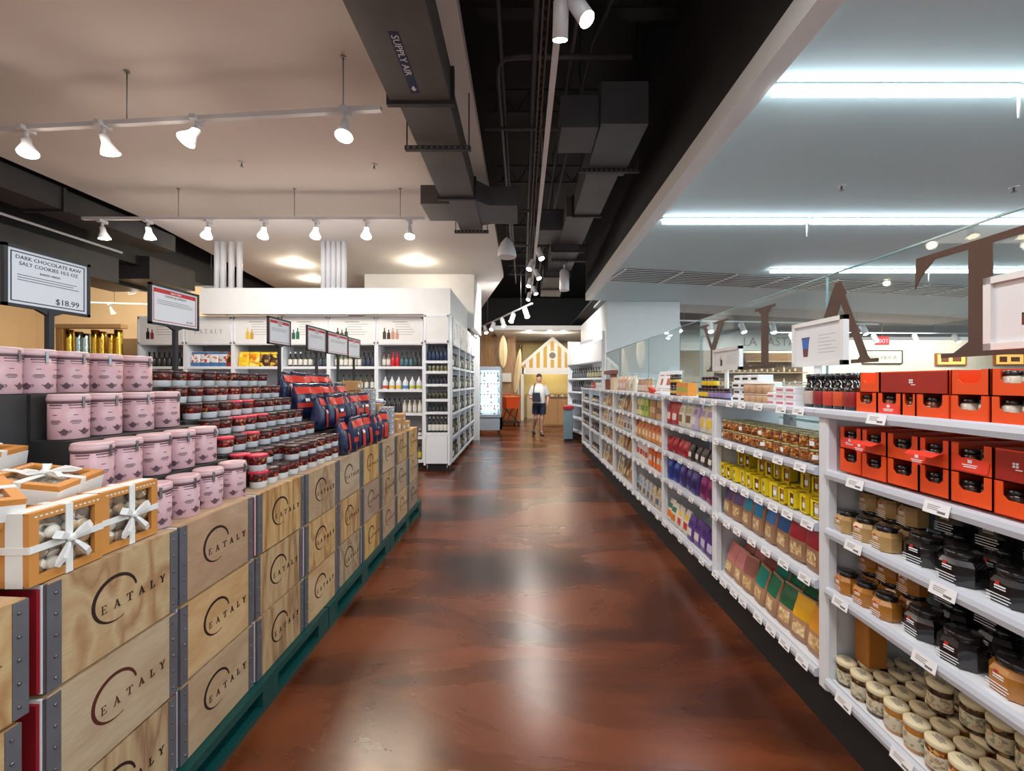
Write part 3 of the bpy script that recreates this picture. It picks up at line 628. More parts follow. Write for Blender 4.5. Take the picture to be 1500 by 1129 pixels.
# standing: local +Z turned toward the aisle
st_rot = lambda rz: (Matrix.Rotation(rz, 4, 'Z') @ Matrix.Rotation(PI/2, 4, 'Z') @ Matrix.Rotation(PI/2, 4, 'X')).to_euler()
gg = 'ribboned gift boxes on the crates'
gift_k.put((FX-.10, 1.313, TZ+h3+.004), 'ribboned cookie box standing upright against the pink tins', gg, rot=st_rot(0))
gift_k.put((FX-.085, 1.115, TZ+h3+.004), 'ribboned cookie box standing upright at the crate corner', gg, rot=st_rot(.03))
def tilt(yaw, ti): return (Matrix.Rotation(PI/2, 4, 'Z') @ Matrix.Rotation(ti, 4, 'X') @ Matrix.Rotation(yaw, 4, 'Z')).to_euler()
for i in range(2): gift_k.put((-1.44, 1.22, TZ+.003+i*.079), 'ribboned cookie box in the low stack behind the standing boxes, %s up' % od(i), gg, rz=PI/2)
gift_k.put((-1.44, 1.222, TZ+.172), 'ribboned cookie box tilted open-faced above the standing boxes', gg, rot=tilt(.3, .2))
for i in range(2): gift_k.put((-1.40, .99, TZ+.003+i*.079), 'ribboned cookie box in the corner stack, %s up' % od(i), gg, rz=PI/2)
gift_k.put((-1.405, 1.005, TZ+.18), 'ribboned cookie box tilted steeply on the corner stack', gg, rot=tilt(-.45, .25))
for i in range(3): gift_k.put((-1.66, 1.19, TZ+.003+i*.079), 'ribboned cookie box in the tall rear stack, %s up' % od(i), gg, rz=PI/2+.04*i)
gift_k.put((-1.655, 1.20, TZ+.25), 'ribboned cookie box tilted on the tall rear stack', gg, rot=tilt(.35, .15))
for i in range(4): gift_k.put((-1.86, 1.14, TZ+.003+i*.079), 'ribboned cookie box in the tallest stack, %s up' % od(i), gg, rz=PI/2-.03*i)
gift_k.put((-1.855, 1.15, TZ+.33), 'ribboned cookie box crowning the tallest stack, below the price sign', gg, rot=tilt(.1, .2))

# ---- spread tubs
tubw = mat('tub_white', (.72, .73, .76), .4, noise=.04); redlid = mat('red_lid', c8(214, 52, 76), .3); brnlid = mat('brown_lid', c8(62, 40, 40), .3)
tub_k = Kind('spread_tub', 'tub', [
    ('cup', MB().lathe([(.034, 0), (.036, .002), (.0385, .034), (.0415, .072)], 18), tubw),
    ('label', MB().lathe([(.0388, .032), (.0398, .033), (.0425, .070), (.0415, .071)], 18), tublabel),
    ('lid', MB().lathe([(.0435, .070), (.0445, .072), (.0445, .079), (.042, .082), (.002, .082)], 18), brnlid)])
for tr in range(7):
    X = -1.312-.09*tr; n = 9; y0 = 2.03+.012*tr
    for i in range(n):
        red = (tr, i) in {(0, 0), (1, 0), (2, 2), (3, 2), (3, 3), (3, 4), (4, 3), (2, 0), (4, 4)}
        tub_k.put((X+R.uniform(-.004, .004), y0+i*.1+R.uniform(-.004, .004), TZ+.083*tr), '%s-lidded hazelnut tub, %s from the pink tins, tier %s up' % ('red' if red else 'brown', od(i), od(tr)), 'stacked spread tubs', rz=R.uniform(0, 6), mats={'lid': redlid if red else brnlid})
for k, (y, hh) in enumerate(((2.98, 0),)):
    pass
tub_k.put((-1.312, 2.03, TZ+.083), 'red-lidded hazelnut tub stacked loosely on the corner tub beside the pink tins', 'stacked spread tubs', mats={'lid': redlid})
for i in (3, 4, 5, 6, 7, 8): tub_k.put((-1.312, 2.03+i*.1, TZ+.083), 'brown-lidded hazelnut tub stacked on the lowest tier, %s from the pink tins' % od(i), 'stacked spread tubs', rz=R.uniform(0, 6))

# ---- pouches
def pouch(w, d, h, n=16, belly=1.0, top=.012, jit=0):
    rings = []; rj = random.Random(11)
    for z, fw, fd in ((0, .90, .80), (.02, .98, .95), (.25, 1, 1*belly), (.5, 1, .92*belly), (.72, .99, .62), (.88, .98, .28), (.93, .98, top/d), (1, .97, top/d)):
        r = []
        for i in range(n):
            a = 2*PI*i/n; c, s_ = math.cos(a), math.sin(a); e = .55
            r.append((math.copysign(abs(c)**e, c)*fd*d/2, math.copysign(abs(s_)**e, s_)*fw*w/2, z*h))
        rings.append(r)
    if jit:
        rings = [[(x+rj.uniform(-jit, jit), y+rj.uniform(-jit, jit), z+rj.uniform(-jit, jit)*(0 if z == 0 else 1)) for x, y, z in r] for r in rings]
    return MB().loft(rings, True)
def pouch_panel(w, d, h, z0, z1, k=.8, side=1, belly=1.0):  # a printed panel following the face of a pouch (local +X side)
    prof = [(0, .80), (.02, .95), (.25, belly), (.5, .92*belly), (.72, .62), (.88, .28), (.93, .012/d), (1, .012/d)]
    def fd(z):
        for (a, p), (b, q) in zip(prof, prof[1:]):
            if a <= z <= b: return p+(q-p)*(z-a)/(b-a)
        return prof[-1][1]
    m = MB(); nz, ny = 6, 6; e = .55; vs = []; fs = []
    def depth(y, z):
        s_ = min(.999, abs(y)/(w/2))**(1/e); return (max(0, 1-s_*s_)**.5)**e*fd(z)*d/2
    for off in (.0006, .002):
        for a in range(nz+1):
            z = z0+(z1-z0)*a/nz
            for b in range(ny+1):
                y = (-.5+b/ny)*w*k; vs.append((side*(depth(y, z)+off), y, z*h))
    S = (nz+1)*(ny+1)
    for a in range(nz):
        for b in range(ny):
            i = a*(ny+1)+b; fs.append((S+i, S+i+1, S+i+ny+2, S+i+ny+1))
    if side < 0: fs = [f[::-1] for f in fs]
    m.add(vs[S:], [tuple(i-S for i in f) for f in fs], True)
    return m
navyfoil = mat('navy_foil', c8(38, 48, 88), .22, noise=.5, nscale=14, bump=.5, coat=.3)
redfoil = mat('red_foil', c8(206, 60, 44), .28, noise=.12, nscale=10)
navy_k = Kind('coffee_bag', 'bag', [('body', pouch(.15, .10, .25, 18, jit=.0035), navyfoil), ('clip', MB().box(-.008, .008, -.07, .07, .232, .244), pm(34, 38, 62)),
    ('top_band', pouch_panel(.15, .113, .25, .70, .90, .94), redfoil), ('front_stripe', pouch_panel(.15, .113, .25, .06, .58, .36), redfoil), ('side_band', pouch_panel(.15, .113, .25, .30, .44, .96), redfoil),
    ('label', pouch_panel(.15, .119, .25, .47, .56, .26), tagwhite)])
silver_k = navy_k
gn = 'navy and red foil bags'
for x, z, y0, n_, w in ((-1.300, .004, 2.96, 7, 'lowest row'), (-1.475, .176, 2.98, 7, 'second tier'), (-1.622, .261, 3.03, 6, 'third tier'), (-1.775, .346, 3.05, 6, 'top tier')):
    for i in range(n_): navy_k.put((x+R.uniform(-.008, .008), y0+i*.138, TZ+z), 'navy and red foil bag in the %s, %s from the tubs' % (w, od(i)), gn, skip=(('side_band',), ('front_stripe',), ('side_band', 'label'))[(i*2+n_+int(abs(x)*10)) % 3], rot=(R.uniform(-.10, .10), R.uniform(-.10, .06), R.uniform(-.35, .35)))

# ---- kraft boxes and grey packs at the crate end
def tape_box(w, d, hh, m=kraft, name='gift_carton'):
    return Kind(name, 'box', [('body', MB().rbox(-d/2, d/2, -w/2, w/2, 0, hh-.006, .003), m), ('lid', MB().rbox(-d/2-.002, d/2+.002, -w/2-.002, w/2+.002, hh-.03, hh, .003), m), ('seal', MB().box(d/2+.002, d/2+.0035, -.02, .02, hh*.3, hh*.62), tagwhite)])
kb = tape_box(.13, .13, .09); kb2 = tape_box(.11, .12, .14); gp = tape_box(.12, .10, .055, checkm, 'tea_pack')
bx = [(kb2, -1.68, 4.05, .302), (kb2, -1.68, 4.2, .302), (kb, -1.70, 4.34, .302), (kb, -1.70, 4.48, .302), (kb, -1.68, 4.05, .444), (kb, -1.52, 4.20, .122), (kb, -1.52, 4.20, .214), (kb2, -1.52, 4.36, .122), (kb, -1.53, 4.50, .122), (kb2, -1.34, 4.27, 0), (kb, -1.34, 4.42, 0), (kb, -1.34, 4.42, .092), (kb, -1.34, 4.58, 0), (kb, -1.50, 4.72, 0)]
for i, (K, x, y, z) in enumerate(bx): K.put((x, y, TZ+z), 'kraft gift box, %s of the brown cluster counted from the navy bags' % od(i), 'kraft boxes on the far crates', rz=R.uniform(-.06, .06))
n_ = 0
for x, y, z, c in ((-1.34, 4.07, 0, 5), (-1.52, 4.05, .122, 6), (-1.80, 4.03, .302, 4)):
    for k in range(c):
        gp.put((x, y, TZ+z+k*.0555), 'grey checked pack, %s up in the %s grey stack' % (od(k), ('lowest-standing', 'middle', 'rear')[n_]), 'grey packs on the far crates', rz=R.uniform(-.04, .04))
    n_ += 1
t = thing('mug', 'white mug with blue print standing on a kraft box', 'mug', (-1.52, 4.362, TZ+.262)); ob('body', MB().lathe([(.036, 0), (.04, .004), (.04, .075), (.037, .08), (.034, .078)], 18), tagwhite, t); ob('print', MB().lathe([(.0405, .02), (.041, .022), (.041, .05), (.0405, .052)], 18), pm(90, 120, 190), t); ob('handle', MB().tube([(.038, 0, .06), (.06, 0, .055), (.062, 0, .03), (.038, 0, .02)], .005, 6), tagwhite, t)

# ---- sign holders along the crates
def sign(y0, y1, z0, z1, X, label, red, zb, text, yaw=0):
    yc = (y0+y1)/2; w = y1-y0; hh = z1-z0
    t = thing('sign_holder', label, 'sign', (X, yc, zb), (0, 0, yaw), 'sign holders on the crate display')
    ob('foot', MB().box(-.05, .05, -.06, .06, 0, .006), darkink, t)
    ob('pole', MB().box(-.010, .010, -.010, .010, .006, z0-zb), darkink, t)
    ob('neck', MB().plate([[(-.012, -.018), (.012, -.018), (.05, 0), (-.05, 0)]], (-.008, 0, z0-zb), (0, 1, 0), (0, 0, 1), .016), darkink, t)
    b = z0-zb
    f = ob('frame', MB().box(-.008, .008, -w/2, w/2, b, b+.012).box(-.008, .008, -w/2, w/2, b+hh-.012, b+hh).box(-.008, .008, -w/2, -w/2+.012, b, b+hh).box(-.008, .008, w/2-.012, w/2, b, b+hh), darkink, t)
    cardm = mat('sign_card', (.68, .70, .76), .35); card = ob('card', MB().box(-.006, .004, -w/2+.01, w/2-.01, b+.01, b+hh-.01), cardm, t)
    bm = MB(); i = .022
    for a in (rc(-w/2+i, b+i, w/2-i, b+i+.004), rc(-w/2+i, b+hh-i-.004, w/2-i, b+hh-i), rc(-w/2+i, b+i, -w/2+i+.004, b+hh-i), rc(w/2-i-.004, b+i, w/2-i, b+hh-i)): bm.plate([a], (.004, 0, 0), (0, 1, 0), (0, 0, 1), .0006)
    if red: bm.plate([rc(-w/2+i, b+hh-i-.022, w/2-i, b+hh-i)], (.004, 0, 0), (0, 1, 0), (0, 0, 1), .0007)
    ob('border', bm, mat('sign_red', c8(186, 36, 44), .5) if red else darkink, card)
    m = MB(); zt = b+hh-(.062 if red else .05)
    for s, sz in text[0]:
        put_text(m, s, sz, (.0042, 0, zt), (0, 1, 0), (0, 0, 1), 'CENTER'); zt -= sz*1.15
    m.plate([[(x-w*.36, y) for x, y in p] for p in lines(3, w*.74, .010, .0022, .15, int(y0*100))], (.004, 0, zt-.002), (0, 1, 0), (0, 0, 1), .0006)
    if text[1]: put_text(m, text[1], text[2], (.0042, w*.36, b+.034), (0, 1, 0), (0, 0, 1), 'RIGHT')
    ob('lettering', m, greyink if red else darkink, card)
    if red:
        m = MB(); put_text(m, 'NEW ITEM', .015, (.0047, 0, b+hh-i-.017), (0, 1, 0), (0, 0, 1), 'CENTER'); ob('band_lettering', m, tagwhite, card)
    return t
GX_ = -1.985
def sign_at(p0, p1, yt, yb, label, red, text, zb=TZ):
    y0, y1 = -GX_*600/(765-p0), -GX_*600/(765-p1); sign(y0, y1, EYE+(560-yb)*y1/600, EYE+(560-yt)*y1/600, GX_, label, red, zb, text)
sign_at(3, 130, 388, 465, 'black-framed price sign reading eighteen ninety-nine above the pink tins', False, ([('DARK CHOCOLATE RAW', .0205), ('SALT COOKIES 10.5 OZ', .0205), ('BAKED FRESH', .012)], '$18.99', .034))
sign_at(218, 290, 432, 485, 'red-bordered sign on a pole where tins meet tubs', True, ([('GIANDUJA SPREAD', .017)], '$12.90', .016))
sign_at(392, 425, 471, 508, 'red-bordered sign standing over the last tubs and first navy bags', True, ([('CREMA', .017)], '', 0))
sign_at(449, 477, 483, 517, 'red-bordered sign over the middle of the navy bags', True, ([('COFFEE', .017)], '', 0))
sign_at(479, 509, 492, 522, 'red-bordered sign over the last navy bags', True, ([('COFFEE', .017)], '', 0))
sign_at(509, 527, 498, 526, 'red-bordered sign over the kraft gift boxes', True, ([('GIFTS', .017)], '', 0))

# ================================================================= RIGHT: shelving
SX = 1.34
ZS = (.225, .625, .885, 1.14, 1.405)
YB = [.80, 1.858, 2.90, 3.95, 5.01, 6.07, 7.13, 8.19, 9.23]
bays = ('of orange-red cartons', 'of kraft flour pouches', 'of purple and blue bags', 'of orange pasta packs', 'of long pasta packs', 'of books and tan packs', 'of dark jars', 'at the far end')
tagm = MB().plate([rc(-.041, -.020, .041, .018)], (0, 0, 0), (0, -1, 0), (.25, 0, .97), .0012).build('price_tag')
tagi = MB().plate([[(x-.028, y+.006) for x, y in p] for p in lines(3, .04, .006, .0018, .2)]+[rc(.006, -.013, .03, -.006)], (-.0014, 0, 0), (0, -1, 0), (.25, 0, .97), .0006).build('tag_print')
def shelf_bay(i):
    y0, y1 = YB[i], YB[i+1]
    t = thing('shelving_unit', 'white shelving bay %s' % bays[i], 'shelf', (SX, y0, 0), group='white shelving bays along the aisle'); L = y1-y0
    ob('side_panel', MB().rbox(0, .05, L-.058, L-.001, .17, 1.40, .008).box(.05, .46, L-.030, L-.012, .17, 1.38), shelfwhite, t)
    ob('kick', MB().box(.01, .46, 0, L, 0, .18), mat('kick_black', (.012, .012, .013), .6, noise=.2), t)
    ob('back_panel', MB().box(.462, .470, .002, L-.032, .18, 1.16), mat('shelf_back', c8(150, 158, 164), .6), t)
    for k, z in enumerate(ZS):
        top = k == 4
        s = ob('shelf_board', MB().box(.02, .455, .002, L-(.031 if not top else .001), z-.028, z), shelfwhite, t)
        prof = [(-.012, z-.030), (-.016, z-.012), (-.012, z+.004), (.004, z+.010), (.02, z), (.02, z-.034)]
        ob('price_rail', MB().loft([[(p[0], .002, p[1]) for p in prof], [(p[0], L-(.06 if not top else .001), p[1]) for p in prof]]), mat('rail_grey_white', c8(200, 206, 218), .3), s)
        nt = ((4, 3, 3, 3, 2) if i == 0 else (8, 7, 8, 6, 6))[k] if i < 2 else 5
        if i > 4: nt = 2
        for q in range(nt):
            yy = L*(q+.45+.3*R.random()-.15)/nt
            p = ob('price_tag', tagm, tagwhite, s, (-.018, yy, z-.012))
            if i < 3: 
                o = D.objects.new('tag_print', tagi); COL.objects.link(o); o.parent = s; o.location = (-.018, yy, z-.012)
                if not tagi.materials: tagi.materials.append(greyink)
    return t
for i in range(8): shelf_bay(i)

# ---- product kinds (local +X is the front)
def octp(r, k=.8): # squat square jar with cut corners
    a = r; b = r*k*.55
    return [(a, -b), (a, b), (b, a), (-b, a), (-a, b), (-a, -b), (-b, -a), (b, -a)]
def oct_rings(zs): return [[(x, y, z) for x, y in octp(r)] for r, z in zs]
cls = lambda r, g, b: mat('content_%d_%d_%d' % (r, g, b), c8(r, g, b), .16, coat=.7, noise=.15, nscale=30)
tanj, amberj, blackj, creamj, greyj = cls(188, 152, 96), cls(182, 120, 48), mat('content_black', (.010, .009, .010), .12, coat=.8), cls(202, 188, 150), cls(150, 140, 116)
wl = MB(); wl.plate([[(x-.026, y-.010) for x, y in p] for p in lines(4, .05, .008, .0022, .35, 4)]+[rc(-.010, .012, .012, .016), rc(-.010, .006, .012, .0085)], (.0435, 0, .036), (0, 1, 0), (0, 0, 1), .0006)
rd = MB(); rd.plate([rc(-.008, .016, .000, .026)], (.0435, 0, .036), (0, 1, 0), (0, 0, 1), .0006)
def jar_parts(w=1.0): return [
    ('body', MB().loft(oct_rings([(.036, 0), (.042, .004), (.0432, .03), (.0432, .058), (.036, .072), (.031, .076)])), tanj),
    ('lid', MB().lathe([(.033, .072), (.035, .075), (.035, .090), (.032, .093), (.002, .0925)], 20), blacklid),
    ('label', wl, tagwhite), ('red_mark', rd, mat('mark_red', c8(196, 40, 36), .5))]
sqjar = Kind('square_jar', 'jar', jar_parts())
dj = [(p[0], p[1], p[2]) for p in jar_parts()]
for p in dj: 
    for i, v in enumerate(p[1].v): p[1].v[i] = (v[0]*1.28, v[1]*1.28, v[2]*1.12)
bigjar = Kind('square_jar', 'jar', dj)
def place_jar(K, x, y, z, m, label, group, rz=None):
    K.put((x, y, z), label, group, rz=PI+(R.uniform(-.15, .15) if rz is None else rz), mats={'body': m})
ga = 'square jars with black lids'
# third shelf (z .885): tan then black
for L_, z, nm, cols in ((0, ZS[2], 'shelf below the cartons', ('tan', tanj)), (1, ZS[1], 'shelf above the cream-lidded jars', ('amber', amberj))):
    for i in range(3):
        place_jar(sqjar, 1.405, 1.765-.093*i, z, cols[1], '%s square jar with black lid, %s from the shelf post, %s' % (cols[0], od(i), nm), ga)
        for u in range(2): place_jar(sqjar, 1.51, 1.765-.093*i, z+.094*u, cols[1], '%s square jar, second row, %s from the post, %s layer, %s' % (cols[0], od(i), ('lower', 'upper')[u], nm), ga)
blk = [(1.44, 1.46), (1.425, 1.325), (1.435, 1.185), (1.425, 1.055), (1.44, .93), (1.43, .81)]
for i, (x, y) in enumerate(blk):
    place_jar(bigjar, x, y, ZS[2], blackj, 'black square jar with white label lines, %s after the tan jars' % od(i), ga)
    for u in range(2): place_jar(bigjar, 1.575, y+.02, ZS[2]+.106*u, blackj, 'black square jar, second row in, %s after the tan jars, %s layer' % (od(i), ('lower', 'upper')[u]), ga)
seq = [(blackj, 'black'), (blackj, 'black'), (amberj, 'amber'), (creamj, 'cream'), (creamj, 'cream'), (greyj, 'olive')]
for i, ((x, y), (m, c)) in enumerate(zip(blk, seq)):
    place_jar(bigjar, x, y, ZS[1], m, '%s square jar with black lid, %s after the small amber jars' % (c, od(i)), ga)
    m2 = blackj if i < 3 else greyj
    for u in range(2): place_jar(bigjar, 1.575, y+.02, ZS[1]+.106*u, m2, '%s square jar, second row in, %s after the small amber jars, %s layer' % ('black' if i < 3 else 'grey', od(i), ('lower', 'upper')[u]), ga)
# bottom shelf: round jars, cream lids
creamlid = mat('cream_lid', c8(226, 212, 176), .35, noise=.05)
lidp = MB().plate([rc(-.020, .004, .020, .007), rc(-.016, -.002, .016, .001), rc(-.018, -.009, .018, -.006), rc(-.008, .010, .008, .013)], (0, 0, .1045), (0, 1, 0), (-1, 0, 0), .0006)
labw = specks('pickle_label', c8(206, 196, 170), [c8(206, 196, 170), c8(150, 142, 120), c8(200, 160, 124), c8(140, 150, 128)], 110, .5)
rjar = Kind('round_jar', 'jar', [
    ('body', MB().lathe([(.032, 0), (.035, .003), (.0355, .08), (.033, .088)], 20), olivefill),
    ('label', MB().lathe([(.0358, .014), (.0364, .016), (.0364, .062), (.0358, .064)], 20), labw),
    ('lid', MB().lathe([(.0365, .086), (.0372, .088), (.0372, .100), (.034, .104), (.002, .104)], 22), creamlid, [('lid_print', lidp, greyink)])])
gb = 'cream-lidded round jars'
fills = [olivefill]*3+[amberj]*2+[nutfill]*2+[creamj]*6
fn = ['dark']*3+['amber']*2+['brown']*2+['pale']*6
for r in range(4):
    for i in range(13):
        rjar.put((1.405+.079*r, 1.775-.079*i-.02*(r % 2), ZS[0]), '%s round jar with cream lid, %s from the shelf post, %s row in' % (fn[i], od(i), od(r)), gb, rz=PI+R.uniform(-.3, .3), mats={'body': fills[i]})
for i in range(10):
    rjar.put((1.53 if i < 1 else 1.565, 1.50-.082*i, ZS[0]+.105), 'round jar stacked on the bottom-shelf jars, third row, %s from the shelf post' % od(i), gb, rz=PI, mats={'body': olivefill if i < 4 else creamj})
tag(ob('amber_carton', MB().rbox(1.45, 1.53, 1.715, 1.79, ZS[0]+.1055, ZS[0]+.29, .004), pm(176, 112, 40)), 'plain amber carton standing on the cream lids beside the shelf post', 'box')
for i in range(9):
    rjar.put((1.64, 1.62-.1*i, ZS[0]+.105), 'round jar stacked on the rear row of the bottom shelf, %s from the shelf post' % od(i), gb, rz=PI)

# ---- orange-red cartons
def carton_mb(w, d, hh, cut):
    m = MB(); e = .003
    m.box(-d, 0, -w/2, w/2, 0, e); m.box(-d, 0, -w/2, -w/2+e, 0, hh).box(-d, 0, w/2-e, w/2, 0, hh).box(-d, -d+e, -w/2, w/2, 0, hh)
    if cut:
        a = w*.30; zc = hh*.47
        m.plate([[(-w/2, 0), (w/2, 0), (w/2, hh), (a, hh), (a, zc+.012), (a-.012, zc), (-a+.012, zc), (-a, zc+.012), (-a, hh), (-w/2, hh)]], (-e, 0, 0), (0, 1, 0), (0, 0, 1), e)
    else: m.box(-e, 0, -w/2, w/2, 0, hh)
    return m
def carton_kind(w, hh, cut=True, flap=None, jars=True):
    ps = [('tray', carton_mb(w-.003, .26, hh, cut), orangecard)]
    if flap == 'out': ps.append(('flap', MB().loft([[(0, -w*.3, hh*.5), (0, w*.3, hh*.5), (0, w*.3, hh*.5+.002), (0, -w*.3, hh*.5+.002)], [(.035, -w*.50, hh*.52), (.035, w*.50, hh*.52), (.035, w*.50, hh*.52+.002), (.035, -w*.50, hh*.52+.002)], [(.055, -w*.46, hh*.40), (.055, w*.46, hh*.40), (.057, w*.46, hh*.40+.002), (.057, -w*.46, hh*.40+.002)]]).plate([[(.030*math.cos(a*PI/8), -.030*math.sin(a*PI/8)) for a in range(9)]], (.0555, 0, hh*.41), (0, 1, 0), (0, 0, 1), .002), flapred, [('flap_mark', MB().plate([rc(-.006, 0, .006, .010), rc(-.02, -.008, .02, -.005), rc(-.016, -.014, .016, -.011)], (.0578, 0, hh*.33), (0, 1, 0), (0, 0, 1), .0006).plate([rc(-.02, -.004, .02, .0), rc(-.014, .004, .014, .007)], (.016, 0, hh*.51+.004), (0, 1, 0), (-.98, 0, -.2), .0006), tagwhite)]))
    if flap == 'down': ps.append(('flap', MB().plate([[(-w*.38, -.035), (w*.38, -.035), (w*.44, 0), (.02, .006), (0, .010), (-.02, .006), (-w*.44, 0)]], (.0005, 0, hh*.46), (0, 1, 0), (0, 0, 1), .002), flapred, [('flap_mark', MB().plate([rc(-.006, -.008, .006, .002), rc(-.022, -.016, .022, -.013), rc(-.018, -.022, .018, -.019)], (.0026, 0, hh*.46), (0, 1, 0), (0, 0, 1), .0006), tagwhite)]))
    if not cut: ps.append(('front_sheet', MB().box(.0, .0015, -w/2+.006, w/2-.006, .004, hh-.004), darkredcard, [('mark', MB().plate([rc(-.007, -.007, -.001, -.001), rc(.001, -.007, .007, -.001), rc(-.007, .001, -.001, .007), rc(.001, .001, .007, .007), rc(.0, -.014, .016, -.011)], (.0016, 0, hh*.55), (0, 1, 0), (0, 0, 1), .0006), tagwhite)]))
    return Kind('display_carton', 'carton', ps)
cj = Kind('carton_jar', 'jar', [('body', MB().lathe([(.021, 0), (.0235, .003), (.0235, .05), (.02, .056)], 16), nutfill), ('lid', MB().lathe([(.0225, .056), (.023, .058), (.023, .068), (.02, .070), (.002, .070)], 16), blacklid), ('label', MB().plate([rc(-.009, 0, .009, .003), rc(-.007, -.006, .007, -.004)], (.0236, 0, .036), (0, 1, 0), (0, 0, 1), .0005), tagwhite)])
whitej = cls(222, 214, 196); darkj = cls(58, 34, 30); brownj = cls(112, 60, 34)
gc = 'orange-red display cartons'
_ck = {}
def carton(y, w, z, hh, kind, jm, lab, jl, x=SX+.035):
    key = (round(w, 3), hh, kind)
    if key not in _ck: _ck[key] = carton_kind(w, hh, kind != 'sheet', kind if kind in ('out', 'down') else None)
    _ck[key].put((x, y, z), lab, gc, rz=PI)
    if jm and kind != 'sheet':
        nm, m = jm
        for k in range(2):
            cj.put((x+.034, y+(.5-k)*w*.46, z+.004), '%s black-lidded jar, %s inside the %s' % (nm, ('first', 'second')[k], jl), 'jars inside the orange-red cartons', rz=PI, mats={'body': m})
edges = [1.69, 1.587, 1.485, 1.43, 1.317, 1.204, 1.095, .98, .87]
jt = [('brown', brownj), ('brown', brownj), ('brown', brownj), ('amber', brownj), ('white', whitej), ('white', whitej), ('white', whitej), ('white', whitej)]
kd = ['cut', 'down', 'cut', 'cut', 'cut', 'cut', 'cut', 'cut']
for i in range(8):
    a, b = edges[i], edges[i+1]
    carton((a+b)/2, a-b, ZS[4]+.001, .083, kd[i], jt[i], 'orange-red carton in the lower layer on the shelf top, %s from the bottles' % od(i), 'top-shelf lower carton %s from the bottles' % od(i))
for i, (a, b, k, j) in enumerate([(1.67, 1.575, 'cut', None), (1.575, 1.32, 'sheet', None), (1.315, 1.204, 'cut', None), (1.202, 1.095, 'cut', jt[5]), (1.093, .98, 'cut', jt[5]), (.978, .87, 'cut', jt[5])]):
    carton((a+b)/2, a-b, ZS[4]+.085, .080, k, j, ('orange-red carton of the upper layer on the shelf top, %s from the bottles' % od(i)) if k != 'sheet' else 'long dark red closed carton with a white mark on the shelf top', 'top-shelf upper carton %s from the bottles' % od(i))
e2 = [1.775, 1.66, 1.545, 1.42, 1.317, 1.195, 1.085, .975, .865]
kl = ['cut', 'cut', 'cut', 'cut', 'cut', 'cut', 'cut', 'cut']; ku = ['down', 'out', 'cut', 'out', 'down', 'sheet', 'cut', 'cut']
for i in range(8):
    a, b = e2[i], e2[i+1]
    dk = ('dark', darkj)
    carton((a+b)/2, a-b, ZS[3]+.011, .096, kl[i], dk, 'orange-red carton in the lower layer under the shelf top, %s from the post' % od(i), 'lower mid-shelf carton %s from the post' % od(i))
    fl = {'out': ', bright flap bent outward', 'down': ', bright flap folded down', 'sheet': ', dark red closed face', 'cut': ''}[ku[i]]
    carton((a+b)/2, a-b, ZS[3]+.108, .092, ku[i], dk, 'orange-red upper carton under the shelf top, %s from the post%s' % (od(i), fl), 'upper mid-shelf carton %s from the post' % od(i))

# ---- bottles
def bottle(r, hh, neck=.35, nr=.4, lidh=.10, label=(.12, .5)):
    hn = hh*(1-neck)
    return [('body', MB().lathe([(r*.9, 0), (r, .004), (r, hn*.86), (r*.85, hn*.97), (r*nr, hn*1.08), (r*nr, hh*(1-lidh))], 14), None),
            ('cap', MB().lathe([(r*nr*1.15, hh*(1-lidh)), (r*nr*1.25, hh*(1-lidh)+.002), (r*nr*1.25, hh-.002), (r*nr, hh)], 12), blacklid),
            ('label', MB().lathe([(r*1.005, hh*label[0]), (r*1.02, hh*label[0]+.001), (r*1.02, hh*label[1]), (r*1.005, hh*label[1]+.001)], 14), tagwhite)]
bdark = mat('bottle_dark', (.018, .013, .012), .12, coat=.8)
def fix(ps, m): return [(p[0], p[1], m if p[2] is None else p[2]) for p in ps]
sauce = Kind('sauce_bottle', 'bottle', fix(bottle(.030, .165, .34, .62, .14), bdark))
wine = Kind('bottle', 'bottle', fix(bottle(.036, .27, .38, .36, .12), bdark))
short = Kind('small_bottle', 'bottle', fix(bottle(.030, .13, .3, .55, .16), bdark))
cols = [(200, 178, 170), (146, 40, 46), (206, 70, 50), (214, 84, 44), (150, 40, 40)]
for i in range(5):
    sauce.put((1.42, 2.01-.062*i, ZS[4]+.001), 'dark sauce bottle on the shelf top, %s before the orange-red cartons' % od(4-i), 'dark sauce bottles', rz=PI, mats={'label': pm(*cols[i])})
    sauce.put((1.50, 2.01-.062*i, ZS[4]+.001), 'dark sauce bottle standing behind another, %s before the orange-red cartons' % od(4-i), 'dark sauce bottles', rz=PI, mats={'label': pm(*cols[i])})

# ---- boxes
def small_box(w, d, hh, name='food_box'):
    return Kind(name, 'box', [('body', MB().rbox(-d/2, d/2, -w/2, w/2, 0, hh, .003), tagwhite), ('label', MB().box(d/2, d/2+.0008, -w*.36, w*.36, hh*.30, hh*.62), darkink)])
wb = small_box(.09, .09, .042)
for i in range(4):
    for u in range(4 if i < 3 else 3):
        wb.put((1.43+.01*(u % 2), 2.66-.098*i, ZS[4]+.001+.0425*u), 'flat white box with a black label, %s stack from the sauce bottles, %s up' % (od(3-i), od(u)), 'flat white boxes on the shelf top', rz=PI+R.uniform(-.05, .05))
pb = small_box(.075, .08, .034)
for i in range(3):
    for u in range(2+(i > 0)): pb.put((1.405, 2.255-.082*i, ZS[4]+.001+.0345*u), 'white and rose tin box, %s pile from the sauce bottles, %s up' % (od(2-i), od(u)), 'rose-labelled boxes on the shelf top', rz=PI, mats={'label': pm(216, 120, 140)})
tj = Kind('glass_pot', 'jar', [('body', MB().lathe([(.028, 0), (.030, .003), (.030, .045), (.027, .05)], 16), cls(206, 168, 132)), ('lid', MB().lathe([(.029, .05), (.031, .051), (.031, .058), (.002, .06)], 16), mat('pale_lid', c8(214, 190, 170), .4))])
